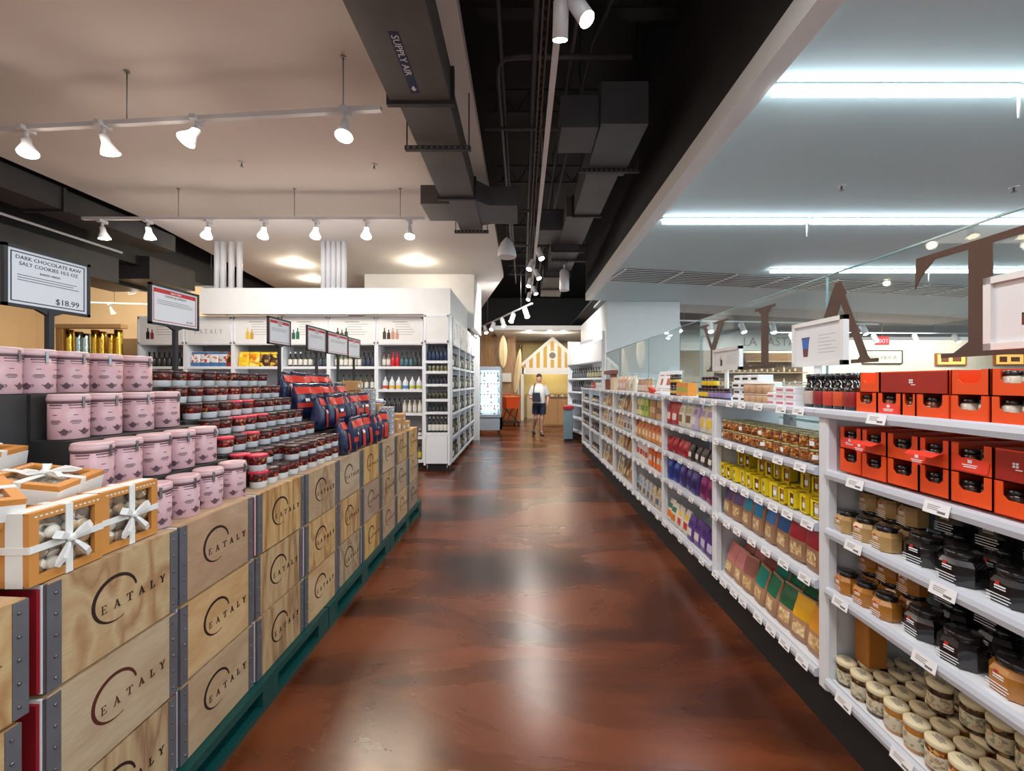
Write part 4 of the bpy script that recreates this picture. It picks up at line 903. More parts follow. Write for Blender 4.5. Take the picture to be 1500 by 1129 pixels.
for i in range(4):
    for u in range(2): tj.put((1.385, 2.50-.066*i, ZS[4]+.001+.061*u), 'small peach pot ahead of the white boxes, %s along, %s layer' % (od(i), ('lower', 'upper')[u]), 'peach pots on the shelf top', rz=PI)
pj = Kind('preserve_jar', 'jar', [('body', MB().lathe([(.024, 0), (.026, .003), (.026, .06), (.022, .068)], 16), bdark), ('lid', MB().lathe([(.025, .068), (.026, .069), (.026, .082), (.002, .083)], 16), mat('wine_lid', c8(70, 28, 38), .3)), ('label', MB().lathe([(.0262, .018), (.0267, .019), (.0267, .05), (.0262, .051)], 16), pm(150, 128, 176))])
for i in range(8):
    y = 2.80+.056*i; yel = i > 4
    for u in range(1+(2 < i < 7)): pj.put((1.40, y, ZS[4]+.001+.0835*u), 'dark preserve jar with a %s label, %s from the white boxes, %s layer' % ('yellow' if yel or u else 'purple', od(i), ('lower', 'upper')[u]), 'dark preserve jars on the shelf top', rz=PI, mats={'label': pm(236, 196, 40) if yel or u else pm(150, 128, 176)})

# ---- bay B shelves
goldlid = mat('gold_lid', c8(176, 168, 116), .3, metal=.5)
aj = Kind('antipasto_jar', 'jar', [('body', MB().lathe([(.029, 0), (.032, .004), (.033, .02), (.032, .045), (.028, .052)], 16), nutfill), ('lid', MB().lathe([(.030, .051), (.0315, .053), (.0315, .061), (.029, .063), (.002, .063)], 16), goldlid), ('label', MB().plate([rc(-.012, 0, .012, .022)], (.0331, 0, .016), (0, 1, 0), (0, 0, 1), .0008), tagwhite)])
for r in range(3):
    for u in range(2):
        for i in range(14):
            lay = ('lower', 'upper')[u]
            aj.put((1.40+.07*r, 2.79-.0705*i, ZS[3]+.011+.0635*u), 'small gold-lidded antipasto jar, %s from the far post, %s row in, %s layer' % (od(i), od(r), lay), 'gold-lidded antipasto jars', rz=PI+R.uniform(-.8, .8), skip=('label',) if (i % 3 or r) else ())
for i in range(4): sqjar.put((1.63, 2.70-.2*i, ZS[3]+.01), 'tan square jar standing behind the antipasto jars, %s from the far post' % od(i), ga, rz=PI, mats={'body': brownj})
yel = mat('yellow_card', c8(232, 206, 30), .45, noise=.04)
def cut_box(w, d, hh):  # yellow sleeve open at the front with the jar showing
    m = MB().box(-d/2, d/2, -w/2, -w/2+.003, 0, hh).box(-d/2, d/2, w/2-.003, w/2, 0, hh).box(-d/2, -d/2+.003, -w/2, w/2, 0, hh).box(-d/2, d/2, -w/2, w/2, hh-.004, hh).box(-d/2, d/2, -w/2, w/2, 0, .004).box(d/2-.003, d/2, -w/2, -w*.20, 0, hh).box(d/2-.003, d/2, -w*.2, w/2, hh-.014, hh)
    return m
yb = Kind('honey_box', 'box', [('sleeve', cut_box(.056, .056, .088), yel), ('jar', MB().lathe([(.022, .004), (.0248, .007), (.0248, .066), (.021, .078)], 14), amberj), ('jar_label', MB().plate([rc(-.004, .022, .016, .048)], (.0250, 0, 0), (0, 1, 0), (0, 0, 1), .0008), tagwhite)])
for i in range(12):
    yb.put((1.392+R.uniform(-.004, .008), 2.79-.079*i, ZS[2]+.011), 'yellow boxed honey jar at the shelf edge, %s from the far post' % od(i), 'yellow boxed honey jars', rz=PI+R.uniform(-.25, .25), mats={'jar': [amberj, brownj, tanj, creamj][i % 4]})
    for u in range(2):
        if (i*7+u) % 5 != 0: yb.put((1.50, 2.77-.079*i, ZS[2]+.001+.0885*u), 'yellow boxed honey jar in the second row, %s from the far post, %s layer' % (od(i), ('lower', 'upper')[u]), 'yellow boxed honey jars', rz=PI+R.uniform(-.2, .2), mats={'jar': [amberj, brownj, tanj][i % 3]})
kp = mat('kraft_paper', c8(176, 134, 104), .65, noise=.1, nscale=14)
pk = MB(); PWd, PDp, PHt = .118, .07, .215
def print_lines(w, hh):
    m = MB(); m.plate([[(x-w*.25, y+hh*.72) for x, y in p] for p in lines(3, w*.5, .016, .006, .35, 9)], (PDp*.5, 0, 0), (0, 1, 0), (-.19, 0, 1), .0006); return m
kp_k = Kind('flour_pouch', 'pouch', [('body', pouch(PWd, PDp, PHt, 18), kp), ('top_print', pouch_panel(PWd, PDp, PHt, .48, .97, .86), tagwhite, [('small_print', MB().plate([[(x-.03, y+PHt*.74) for x, y in p] for p in lines(2, .055, .016, .006, .3, 9)], (.0265, 0, 0), (0, 1, 0), (-.25, 0, 1), .0006), tagwhite)]), ('window', pouch_panel(PWd, PDp, PHt, .12, .40, .6), pastafill)])
tops3 = [((92, 68, 120), 'purple'), ((98, 72, 128), 'purple'), ((40, 140, 176), 'teal'), ((36, 128, 178), 'blue-green'), ((58, 120, 190), 'sky blue'), ((30, 84, 148), 'royal blue'), ((176, 34, 52), 'crimson'), ((172, 30, 50), 'crimson')]
for i, (c, nm) in enumerate(tops3):
    kp_k.put((1.415, 2.775-.117*i, ZS[1]+.011), 'kraft pouch with %s top, %s from the far post, middle shelf' % (nm, od(i)), 'kraft flour pouches', rot=(0, R.uniform(-.08, -.02), PI+R.uniform(-.15, .15)), mats={'top_print': pm(*c)})
tops4 = [((196, 120, 120), 'pink'), ((200, 124, 126), 'pink'), ((150, 90, 84), 'dusky'), ((20, 132, 118), 'turquoise'), ((20, 112, 76), 'green'), ((30, 96, 60), 'dark green'), ((232, 176, 24), 'yellow'), ((222, 150, 40), 'orange')]
for i, (c, nm) in enumerate(tops4):
    kp_k.put((1.42, 2.775-.117*i, ZS[0]+.007), 'kraft pouch with %s top leaning on the bottom shelf, %s from the far post' % (nm, od(i)), 'kraft flour pouches', rot=(R.uniform(-.08, .08), R.uniform(-.16, -.08), PI+R.uniform(-.2, .2)), mats={'top_print': pm(*c)})
    kp_k.put((1.545, 2.775-.117*i, ZS[0]+.005), 'kraft pouch with %s top behind another, bottom shelf, %s from the far post' % (nm, od(i)), 'kraft flour pouches', rot=(0, R.uniform(-.10, -.04), PI), mats={'top_print': pm(*c)})

# ---- bay C to H
def mk_bag(w, d, hh, body=None): return Kind('food_bag', 'bag', [('body', pouch(w, d, hh, 14), tagwhite), ('label', pouch_panel(w, d, hh, .2, .5, .62), tagwhite), ('top_print', pouch_panel(w, d, hh, .60, .80, .62), tagwhite)])
bagM = mk_bag(.125, .08, .20); bagS = mk_bag(.10, .07, .13); bagT = mk_bag(.085, .06, .24)
bxM = small_box(.10, .07, .19, 'pasta_box'); bxS = small_box(.09, .08, .11, 'food_box')
def fill(b, k, K, n, specs, lab, dx=.075, group=None, lean=(-.06, 0), z=None, ylo=.0, yhi=1.0):
    y0, y1 = YB[b]+.05+ylo*(YB[b+1]-YB[b]), YB[b]+(YB[b+1]-YB[b])*yhi-.04
    for i in range(n):
        f = (i+.5)/n; c = specs[int(f*len(specs))]
        mats = {}
        for pn, key in (('body', 0), ('label', 1), ('top_print', 2), ('cap', 2)):
            if len(c) > key+1: mats[pn] = pm(*c[key+1], .35) if isinstance(c[key+1], tuple) else c[key+1]
        K.put((SX+dx+R.uniform(-.008, .008), y0+(y1-y0)*f, (ZS[k] if z is None else z)+.011), '%s %s, %s from the near post, %s' % (c[0], lab, od(i), ('bottom shelf', 'second shelf', 'middle shelf', 'fourth shelf', 'shelf top')[k]+' '+bays[b]), group or '%ss %s' % (K.name.replace('_', ' '), bays[b]), rot=(0, R.uniform(*lean), PI+R.uniform(-.1, .1)), mats=mats)
W_ = (226, 222, 214)
fill(2, 3, bagM, 7, [('yellow-marked cream', (226, 216, 190), (238, 200, 60), (180, 150, 200)), ('lilac', (196, 180, 214), W_, (150, 120, 180)), ('cream', (226, 218, 196), (120, 96, 70), (200, 190, 160)), ('red-labelled', (186, 40, 44), W_, (160, 20, 30))], 'bag')
fill(2, 2, bagS, 8, [('dark white-labelled', (58, 40, 40), W_, (40, 70, 50)), ('red foil', (178, 26, 40), (120, 14, 24), (210, 60, 60))], 'coffee bag')
fill(2, 1, bagM, 7, [('magenta', (140, 30, 104), (90, 20, 70), (176, 60, 140)), ('indigo', (70, 50, 130), (30, 30, 80), (110, 90, 170)), ('cobalt blue', (36, 58, 156), (20, 30, 96), (90, 120, 210))], 'bag')
fill(2, 0, bagM, 8, [('purple', (84, 52, 132), (200, 190, 220), (60, 30, 100)), ('violet', (98, 66, 146), W_, (70, 40, 110)), ('white and red', W_, (206, 60, 40), (240, 200, 60)), ('white and orange', W_, (228, 130, 40), (60, 120, 80))], 'bag')
fill(3, 3, bxM, 8, [('tan', (190, 150, 104), (120, 84, 50)), ('brown', (170, 122, 80), (210, 180, 140)), ('lime', (176, 190, 70), (90, 130, 40)), ('pale yellow', (222, 210, 150), (150, 140, 90))], 'tall box')
fill(3, 2, bagM, 8, [('orange', (228, 140, 60), (236, 220, 190), (196, 50, 34)), ('amber', (220, 160, 90), (240, 226, 200), (200, 46, 30))], 'pasta pack')
fill(3, 1, bxM, 8, [('orange and white', (226, 110, 40), W_), ('white and red', W_, (200, 60, 40))], 'pasta box')
fill(3, 0, bagM, 7, [('beige', (206, 190, 160), (90, 110, 150), (180, 160, 130)), ('grey', (190, 190, 186), (90, 80, 70), (120, 150, 190))], 'bag')
for b in (4, 5):
    for k in (0, 1, 3):
        fill(b, k, bagT, 8, [('tan long-pasta', (188, 150, 108), (150, 108, 74), (216, 196, 160)), ('brown long-pasta', (150, 112, 78), (206, 186, 150), (90, 66, 48)), ('cream long-pasta', (214, 196, 160), (140, 100, 70), (60, 110, 140))], 'pack', lean=(-.28, -.05))
    fill(b, 2, bagM, 6, [('light grey', (204, 206, 206), (120, 90, 70), (160, 176, 186)), ('cream', (222, 208, 180), (180, 120, 80), (150, 130, 110))], 'bag')
for b in (6, 7):
    for k in range(4):
        fill(b, k, short if k != 1 else bxS, 8, [('dark', (40, 34, 36), (150, 150, 156)), ('blue-grey', (74, 84, 104), (190, 190, 190)), ('cream-labelled', (90, 60, 44), (222, 206, 170))], 'bottle' if k != 1 else 'box', group='small goods on shelf %d %s' % (k+1, bays[b]))
# shelf-top goods, near to far
fill(2, 4, bxS, 3, [('orange and green', (232, 150, 60), (150, 190, 60))], 'box', ylo=.42, yhi=.78)
blkj = Kind('black_label_jar', 'jar', [('body', MB().lathe([(.034, 0), (.037, .003), (.037, .075), (.033, .082)], 16), bdark), ('lid', MB().lathe([(.035, .082), (.036, .084), (.036, .098), (.002, .099)], 16), blacklid), ('label', MB().lathe([(.0372, .025), (.0378, .026), (.0378, .05), (.0372, .051)], 16), pm(220, 190, 90))])
for i in range(2):
    for u in range(2): blkj.put((1.41, 3.80-.08*i, ZS[4]+.001+.0995*u), 'black jar with a gold band beside the leaning cards, %s along, %s' % (od(i), ('lower', 'stacked on top')[u]), 'black gold-banded jars', rz=PI)
lc = Kind('recipe_card', 'card', [('card', MB().box(-.004, .004, -.10, .10, 0, .24), tagwhite), ('picture', MB().plate([rc(-.05, .09, .03, .16), rc(-.08, .03, .06, .035), rc(-.08, .05, .05, .055), rc(-.08, .19, .02, .20)], (.004, 0, 0), (0, 1, 0), (0, 0, 1), .0006), pm(186, 90, 70))])
for i in range(4): lc.put((1.42+.03*(i % 2), 3.99+.085*i, ZS[4]+.012), 'white printed card leaning on the shelf top, %s from the black jars' % od(i), 'leaning white cards', rot=(0, -.35, PI+.5))
t = thing('paper_cone', 'red folded paper tray lying before the leaning cards', 'tray', (1.40, 4.32, ZS[4]+.001)); ob('tray', MB().loft([[(-.03, -.06, 0), (.04, -.06, 0), (.04, .07, 0), (-.03, .07, 0)], [(-.05, -.09, .05), (.05, -.09, .03), (.06, .10, .06), (-.05, .10, .08)]]), flapred, t); ob('handle', MB().box(-.004, .004, .09, .15, .05, .075), flapred, t)
fill(3, 4, sauce, 6, [('tan', (196, 160, 120), (222, 206, 180), (200, 190, 180)), ('rosy', (190, 140, 116), (226, 210, 196), (220, 220, 220))], 'clear-capped bottle', ylo=.42)
fill(4, 4, bagM, 5, [('pale wrapped', (222, 210, 190), (190, 160, 120), (200, 180, 150)), ('rosy wrapped', (216, 180, 160), W_, (190, 120, 100))], 'packet')
t = thing('display_stand', 'small reddish wooden arch stand with a pale box on the shelf top', 'stand', (1.46, 6.75, ZS[4])); rw = mat('red_brown_wood', c8(132, 66, 44), .5, noise=.2)
ob('post', MB().box(-.05, .05, -.22, -.16, 0, .26), rw, t); ob('post', MB().box(-.05, .05, .16, .22, 0, .18), rw, t); ob('beam', MB().box(-.06, .06, -.26, .26, .26, .32), rw, t)
tag(ob('parcel', MB().rbox(1.40, 1.55, 6.28, 6.50, ZS[4]+.001, ZS[4]+.20, .006), pm(206, 180, 148)), 'plain pale parcel standing beside the reddish arch stand', 'box')
fill(6, 4, bxS, 6, [('white', W_, (150, 60, 50)), ('red', (190, 50, 40), W_)], 'box')
fill(7, 4, short, 9, [('dark', (30, 30, 34), (120, 120, 126))], 'bottle')
# upright framed cards on the shelf top
def topsign(y0, y1, zb, zt, x, label, art, yaw=0):
    w = y1-y0; hh = zt-zb; t = thing('framed_card', label, 'sign', (x, (y0+y1)/2, ZS[4]+.001), (0, 0, PI+yaw), 'white framed cards on the shelving')
    b = zb-ZS[4]; m = MB(); e = .022
    ob('foot', MB().box(-.04, .04, -.05, .05, 0, .006), tagwhite, t)
    ob('post', MB().box(-.006, .006, -.022, .022, .006, b), tagwhite, t)
    ob('frame', MB().box(-.014, .014, -w/2, w/2, b, b+e).box(-.014, .014, -w/2, w/2, b+hh-e, b+hh).box(-.014, .014, -w/2, -w/2+e, b, b+hh).box(-.014, .014, w/2-e, w/2, b, b+hh), white, t)
    c = ob('card', MB().box(-.008, .002, -w/2+e, w/2-e, b+e, b+hh-e), mat('card_white', (.74, .75, .78), .4), t)
    put = lambda nm, polys, m_: ob(nm, MB().plate([[(x_*hh, y_*hh+b) for x_, y_ in p] for p in polys], (.002, 0, 0), (0, 1, 0), (0, 0, 1), .0008), m_, c)
    art(put, w/hh)
    lm = MB().plate([[(x_*hh+.02*hh, y_*hh+b+.66*hh) for x_, y_ in p] for p in lines(6, .34*w/hh, .075, .010, .4, 8)], (.002, 0, 0), (0, 1, 0), (0, 0, 1), .0006); ob('small_print', lm, pm(170, 172, 178), c)
    return t
def art_tub(put, a):
    x = -.36*a/1.5
    put('picture', [[(x-.12, .62), (x+.12, .62), (x+.09, .40), (x-.09, .40)]], pm(60, 104, 180)); put('picture', [[(x-.09, .40), (x+.09, .40), (x+.07, .22), (x-.07, .22)]], pm(110, 60, 48)); put('picture', [rc(x-.13, .62, x+.13, .66)], pm(70, 84, 130))
def art_pot(put, a):
    x = -.30*a/1.5; put('picture', [rc(x-.08, .22, x+.10, .50)], pm(70, 44, 48)); put('picture', [rc(x-.14, .46, x+.02, .58)], pm(206, 150, 130)); put('picture', [rc(x-.09, .58, x+.06, .68)], pm(224, 196, 176))
def art_jars(put, a):
    x = -.12
    for (px, pz, w, c) in ((x-.22, .30, .16, (96, 44, 30)), (x-.02, .30, .18, (196, 110, 60)), (x+.2, .30, .16, (170, 70, 40)), (x-.14, .48, .18, (190, 86, 46)), (x+.08, .48, .18, (214, 140, 80)), (x-.03, .66, .18, (216, 176, 120))):
        put('picture', [rc(px-w/2, pz, px+w/2, pz+.13)], pm(*c)); put('picture', [rc(px-w/2, pz+.13, px+w/2, pz+.16)], blacklid)
topsign(2.90, 3.31, 1.62, 1.79, 1.55, 'white framed card with a small dark pot, before the Y', art_pot)
topsign(1.96, 2.335, 1.615, 1.855, 1.55, 'white framed card picturing a blue and brown tub', art_tub)
topsign(.97, 1.366, 1.635, 1.875, 1.55, 'large white framed card picturing a pyramid of jars', art_jars)

# ---- glass screen with brown serif letters (reads from the far side)
GX = 1.86
for i in range(6):
    y0 = .74+1.765*(i-1)+.004; y1 = min(y0+1.757, 9.05)
    t = thing('glass_screen', 'clear glass screen panel behind the shelving, %s from the camera end' % od(i), 'glass', (GX, y0, 0), group='glass screen panels')
    ob('pane', MB().box(-.005, .005, 0, y1-y0, 1.29, 2.175), glass, t)
    ob('edge', MB().box(-.0055, .0055, 0, y1-y0, 2.175, 2.183).box(-.0055, .0055, y1-y0-.006, y1-y0+.002, 1.29, 2.183), glassedge, t)
    ob('lower_edge', MB().box(-.008, .008, 0, y1-y0, 1.272, 1.29), paleedge, t)
    ob('clamp', MB().box(-.02, .02, .3, .38, 1.12, 1.31).box(-.02, .02, 1.3, 1.38, 1.12, 1.31).box(-.02, .02, .31, .37, 0, 1.12).box(-.02, .02, 1.31, 1.37, 0, 1.12), steel, t)
for ch, yc, xs, nm in (('Y', 3.98, 1.38, 'Y'), ('L', 3.24, 1.45, 'L, reversed'), ('A', 2.41, 1.38, 'A'), ('T', 1.655, 1.42, 'T'), ('A', .87, 1.38, 'A')):
    w, ps = SERIF[ch]; hh = .473
    if ch == 'T': pass
    m = MB().plate([[((x*xs-w*xs/2)*hh, y*hh) for x, y in p] for p in ps], (GX-.006, yc, 1.637), (0, 1, 0), (0, 0, 1), -.004)
    tag(ob('letter_decal', m, brownletter), 'tall brown serif letter %s on the glass screen' % nm if yc > 1 else 'tall brown serif letter A beyond the photo edge', 'letter', 'brown letters on the glass')

# ================================================================= FAR LEFT: white wall units
def to_world(o, rz, p):
    return (o[0]+p[0]*math.cos(rz)-p[1]*math.sin(rz), o[1]+p[0]*math.sin(rz)+p[1]*math.cos(rz), o[2]+p[2])
def wall_unit(o, rz, w, zs, label, art=None, name='wall_shelf_unit', hz=(2.2, 2.71), dp=.38, grp='white wall shelf units'):
    t = thing(name, label, 'shelf', o, (0, 0, rz), grp)
    ob('side_panel', MB().box(0, .035, 0, dp, .1, 2.71), shelfwhite, t); ob('side_panel', MB().box(w-.035, w, 0, dp, .1, 2.71), shelfwhite, t)
    ob('back_panel', MB().box(.035, w-.035, dp-.02, dp, .1, 2.7), mat('unit_back', c8(150, 152, 156), .6), t)
    ob('kick', MB().box(.02, w-.02, .06, dp, 0, .1), MATS['kick_black'], t)
    for z in zs:
        s = ob('shelf_board', MB().box(.035, w-.035, .01, dp-.02, z-.03, z), shelfwhite, t)
        ob('rail', MB().box(.035, w-.035, -.006, .01, z-.04, z+.006), shelfwhite, s)
    h = ob('header', MB().rbox(.004, w-.004, -.012, dp, hz[0], hz[1], .006), white, t)
    ob('header_frame', MB().box(.02, w-.02, -.018, -.012, hz[0]+.02, hz[0]+.05).box(.02, w-.02, -.018, -.012, hz[1]-.05, hz[1]-.02).box(.02, .045, -.018, -.012, hz[0]+.02, hz[1]-.02).box(w-.045, w-.02, -.018, -.012, hz[0]+.02, hz[1]-.02), shelfwhite, h)
    if art: art(h, w, hz)
    return t
def art_word(h, w, hz):
    p, L = serif_polys('EATALY', .075, .40); ob('lettering', MB().plate([[(x+w/2-L/2, y) for x, y in q] for q in p], (0, -.0125, hz[0]+.20), (1, 0, 0), (0, 0, 1), .001), mat('soft_grey_ink', c8(150, 148, 146), .6), h)
def art_goods(cols, shift=0):
    def f(h, w, hz):
        zb = hz[0]+.1
        ob('small_print', MB().plate([[(x+w*.40, y+hz[0]+.36) for x, y in p] for p in lines(5, w*.45, .045, .008, .4, int(shift*9))]+[rc(w*.35, hz[0]+.40, w*.65, hz[0]+.415)], (0, -.0125, 0), (1, 0, 0), (0, 0, 1), .001), mat('soft_grey_ink', c8(150, 148, 146), .6), h)
        for i, c in enumerate(cols):
            x = w*.14+i*.075+shift*.1; hh = .20-.03*(i % 2)
            ob('picture', MB().plate([[(x, zb), (x+.06, zb), (x+.06, zb+hh*.6), (x+.04, zb+hh*.72), (x+.04, zb+hh), (x+.02, zb+hh), (x+.02, zb+hh*.72), (x, zb+hh*.6)]], (0, -.0125, 0), (1, 0, 0), (0, 0, 1), .001), pm(*c), h)
    return f
UZ = (.14, .56, .98, 1.40, 1.81)
arts = [art_goods([(30, 30, 34), (150, 60, 50)], .5), art_word, art_goods([(226, 190, 60), (210, 160, 50)], 1.2), art_goods([(206, 170, 60), (40, 90, 70), (30, 110, 90)], .1), art_goods([(60, 50, 40), (110, 60, 40), (40, 60, 40)], .2), art_goods([(60, 44, 34), (40, 40, 40), (206, 140, 110), (200, 150, 120)], .0)]
un = ['beneath the red-bordered sign, darkest', 'with blue crisp packets', 'with yellow packets', 'with tall white-labelled bottles', 'behind the small red signs', 'with red and dark bottles']
UX0, UWd = -6.86, .852
for i in range(6): wall_unit((UX0+i*UWd, 7.30, 0), 0, UWd, UZ, 'white wall shelf unit %s' % un[i], arts[i])
# end unit and aisle-facing units
EX0 = -1.70
wall_unit((EX0, 7.06, 0), 0, .45, (.66, 1.02, 1.24, 1.50, 1.72, 1.90), 'narrow white end shelf unit at the aisle corner', None, dp=.24)
o = ob('end_door', MB().rbox(.04, .41, -.004, .02, .13, .62, .004), shelfwhite, COL.objects[-1] if False else [x for x in D.objects if x.get('label') == 'narrow white end shelf unit at the aisle corner'][0]); 
ob('leg', MB().lathe([(.012, 0), (.012, .1)], 10, (.06, .03, 0)), steel, o.parent); ob('leg', MB().lathe([(.012, 0), (.012, .1)], 10, (.40, .03, 0)), steel, o.parent)
for i in range(4): wall_unit((-1.25, 7.32+i*.87, 0), PI/2, .87, UZ, 'white wall unit facing the aisle, %s from the corner' % od(i), art_goods([(120, 90, 60)], .1), dp=.42, grp='aisle-facing white units')
# goods on them
def ufill(o, rz, w, z, K, n, cols, lab, grp, dy=.12, x0=.06, x1=None, rows_=1):
    x1 = x1 or w-.06
    for i in range(n):
        c = cols[int((i+.5)/n*len(cols))]; mats = {}
        for pn, key in (('body', 1), ('label', 2), ('cap', 3), ('lid', 3)):
            if len(c) > key and c[key] is not None: mats[pn] = pm(*c[key], .3) if isinstance(c[key], tuple) else c[key]
        K.put(to_world(o, rz, (x0+(x1-x0)*(i+.5)/n, dy, z+.002)), '%s, %s from the near edge, %s' % (c[0], od(i), lab), grp, rz=rz-PI/2, mats=mats)
crisp = Kind('crisp_packet', 'packet', [('body', pouch(.19, .09, .27, 14), chipprint), ('bottom_print', pouch_panel(.19, .09, .27, .03, .28, .9), pm(70, 120, 170)), ('top_print', pouch_panel(.19, .09, .27, .84, .98, .9), pm(60, 110, 160))])
for i in range(4): crisp.put((UX0+UWd+.13+i*.165, 7.40, UZ[4]+.002), 'blue and white crisp packet, %s from the wall unit post' % od(i), 'blue and white crisp packets', rz=-PI/2)
crisp.put((UX0+UWd+.76, 7.40, UZ[4]+.002), 'red crisp packet at the end of the blue packets', 'blue and white crisp packets', rz=-PI/2, mats={'body': brownprint, 'bottom_print': pm(170, 50, 40), 'top_print': pm(170, 50, 40)})
for i in range(4):
    yy = i < 2
    crisp.put((UX0+2*UWd+.14+i*.19, 7.40, UZ[4]+.002), '%s snack packet, %s from the crisp packets' % ('yellow and orange' if yy else 'yellow and brown', od(i)), 'yellow snack packets', rz=-PI/2, mats={'body': yellowprint if yy else brownprint, 'bottom_print': yellowprint if yy else brownprint, 'top_print': pm(236, 206, 40)})
ub = lambda i: (UX0+i*UWd, 7.30, 0)
ufill(ub(0), 0, UWd, UZ[4], wine, 8, [('dark bottle', (26, 30, 30), (60, 60, 60), (20, 20, 20))], 'top shelf under the dark picture', 'dark bottles in the end-most unit')
wt = (222, 220, 210)
ufill(ub(3), 0, UWd, UZ[4], wine, 8, [('dark bottle with white label', (30, 26, 30), wt, (220, 220, 220)), ('green bottle with white label', (40, 56, 40), wt, (30, 40, 30)), ('black bottle', (22, 22, 26), (70, 80, 90), (20, 20, 20))], 'tall bottle unit', 'tall bottles')
ufill(ub(4), 0, UWd, UZ[4], wine, 9, [('pale bottle', (120, 124, 100), wt, (90, 90, 70)), ('pale oil bottle', (150, 146, 110), wt, (60, 60, 50)), ('dark blue bottle', (30, 34, 50), (60, 66, 90), (20, 20, 30))], 'behind the red signs', 'oil bottles')
ufill(ub(5), 0, UWd, UZ[4], wine, 9, [('pale bottle', (140, 120, 110), wt, (80, 40, 40)), ('red bottle', (206, 30, 44), (206, 30, 44), (190, 20, 30)), ('sea-green bottle', (50, 70, 70), (80, 120, 130), (30, 40, 40)), ('dark bottle', (36, 40, 40), (60, 76, 70), (20, 20, 20))], 'corner unit top shelf', 'red and dark bottles')
sq = Kind('squeeze_bottle', 'bottle', [('body', MB().lathe([(.046, 0), (.05, .004), (.05, .13), (.03, .17), (.018, .18)], 16), mat('squeeze_white', c8(222, 226, 232), .35)), ('cap', MB().lathe([(.02, .178), (.021, .18), (.012, .21), (.006, .235)], 12), tagwhite), ('label', MB().lathe([(.0502, .02), (.0508, .022), (.0508, .07), (.0502, .072)], 16), pm(70, 150, 190))])
ufill(ub(5), 0, UWd, UZ[3], sq, 6, [('white squeeze bottle with red label', None, (206, 80, 60)), ('white squeeze bottle with yellow label', None, (230, 190, 60)), ('white squeeze bottle with blue label', None, (60, 140, 190)), ('white squeeze bottle with olive label', None, (190, 190, 60))], 'corner unit second shelf', 'white squeeze bottles')
ufill(ub(5), 0, UWd, UZ[2], wine, 8, [('dark vinegar bottle', (34, 30, 34), (60, 56, 60), (20, 20, 20)), ('pale vinegar bottle', (190, 186, 160), wt, (20, 20, 20))], 'corner unit third shelf', 'vinegar bottles')
ufill(ub(5), 0, UWd, UZ[1], short, 8, [('dark small bottle', (40, 34, 34), wt, (200, 200, 200))], 'corner unit fourth shelf', 'small dark bottles')
ufill(ub(5), 0, UWd, UZ[0], wine, 7, [('green oil bottle', (90, 90, 30), (210, 190, 60), (30, 30, 20))], 'corner unit bottom shelf', 'green oil bottles')
ufill(ub(4), 0, UWd, UZ[3], wine, 7, [('green oil bottle', (70, 80, 40), wt, (30, 30, 20))], 'second shelf behind the red signs', 'green oil bottles behind the signs')
eo = (EX0, 7.06, 0)
for z, K, c in ((1.90, wine, [('blue-black bottle', (30, 44, 66), (40, 60, 90), (20, 24, 34))]), (1.72, short, [('clear small jar', (170, 172, 160), (120, 110, 60), (60, 60, 50))]), (1.50, short, [('ink-dark bottle', (26, 28, 40), (50, 54, 70), (20, 20, 26))]), (1.24, short, [('olive small bottle', (90, 90, 60), (60, 56, 40), (40, 40, 30))]), (1.02, short, [('dark small bottle', (34, 34, 36), (60, 60, 60), (20, 20, 20))]), (.66, wine, [('white-labelled slim bottle', (40, 40, 44), wt, (200, 200, 200))])):
    ufill(eo, 0, .45, z, K, 5, c, 'end unit shelf %s' % {1.90: 'topmost', 1.72: 'second down', 1.50: 'third down', 1.24: 'fourth down', 1.02: 'fifth down', .66: 'above the door'}[z], 'bottles on the narrow end unit', dy=.09, x0=.05, x1=.40)
for i in range(4):
    for k, z in enumerate(UZ):
        ufill((-1.25, 7.32+i*.87, 0), PI/2, .87, z, wine, 8, [('dark oil bottle', (34, 34, 30), wt, (30, 30, 30)), ('amber oil bottle', (110, 90, 40), (60, 60, 50), (20, 20, 20)), ('green-black bottle', (40, 48, 40), (150, 150, 140), (40, 30, 30))], 'aisle unit %s, %s shelf up' % (od(i), od(k)), 'bottles in aisle unit %s' % od(i), dy=.052)

# ================================================================= CENTRE BACK
# drinks cooler
t = thing('drinks_cooler', 'grey-blue glass-door drinks cooler with lit white interior', 'cooler', (-.98, 12.1, 0), (0, 0, 0)); cg = mat('cooler_grey', c8(150, 160, 172), .4)
ob('cabinet', MB().box(-.36, -.32, 0, .6, .12, 2.0).box(.32, .36, 0, .6, .12, 2.0).box(-.36, .36, 0, .6, 1.92, 2.0).box(-.36, .36, 0, .6, .12, .55).box(-.36, .36, .56, .6, .12, 2.0), cg, t)
ob('light_panel', MB().box(-.31, .31, .54, .555, .56, 1.91), mat('cooler_light', (.9, .97, 1), .4, emit=.8, ecol=(.85, .95, 1)), t)
l = D.lights.new('cooler_fill', 'AREA'); l.shape = 'RECTANGLE'; l.size = .5; l.size_y = 1.2; l.energy = 4; l.color = (.88, .96, 1); o = D.objects.new('cooler_fill', l); COL.objects.link(o); o.parent = t; o.location = (0, .03, 1.24); o.rotation_euler = (PI/2, 0, 0)  # area light added inside the door to brighten the bottles
for z in (.58, .92, 1.24, 1.56): ob('shelf', MB().box(-.32, .32, .05, .54, z-.012, z), tagwhite, t)
ob('door_glass', MB().box(-.32, .32, .0, .008, .56, 1.91), glass, t); ob('door_frame', MB().box(-.36, -.31, -.03, 0, .5, 1.98).box(.31, .36, -.03, 0, .5, 1.98).box(-.31, .31, -.03, 0, .5, .56).box(-.31, .31, -.03, 0, 1.91, 1.98), cg, t)
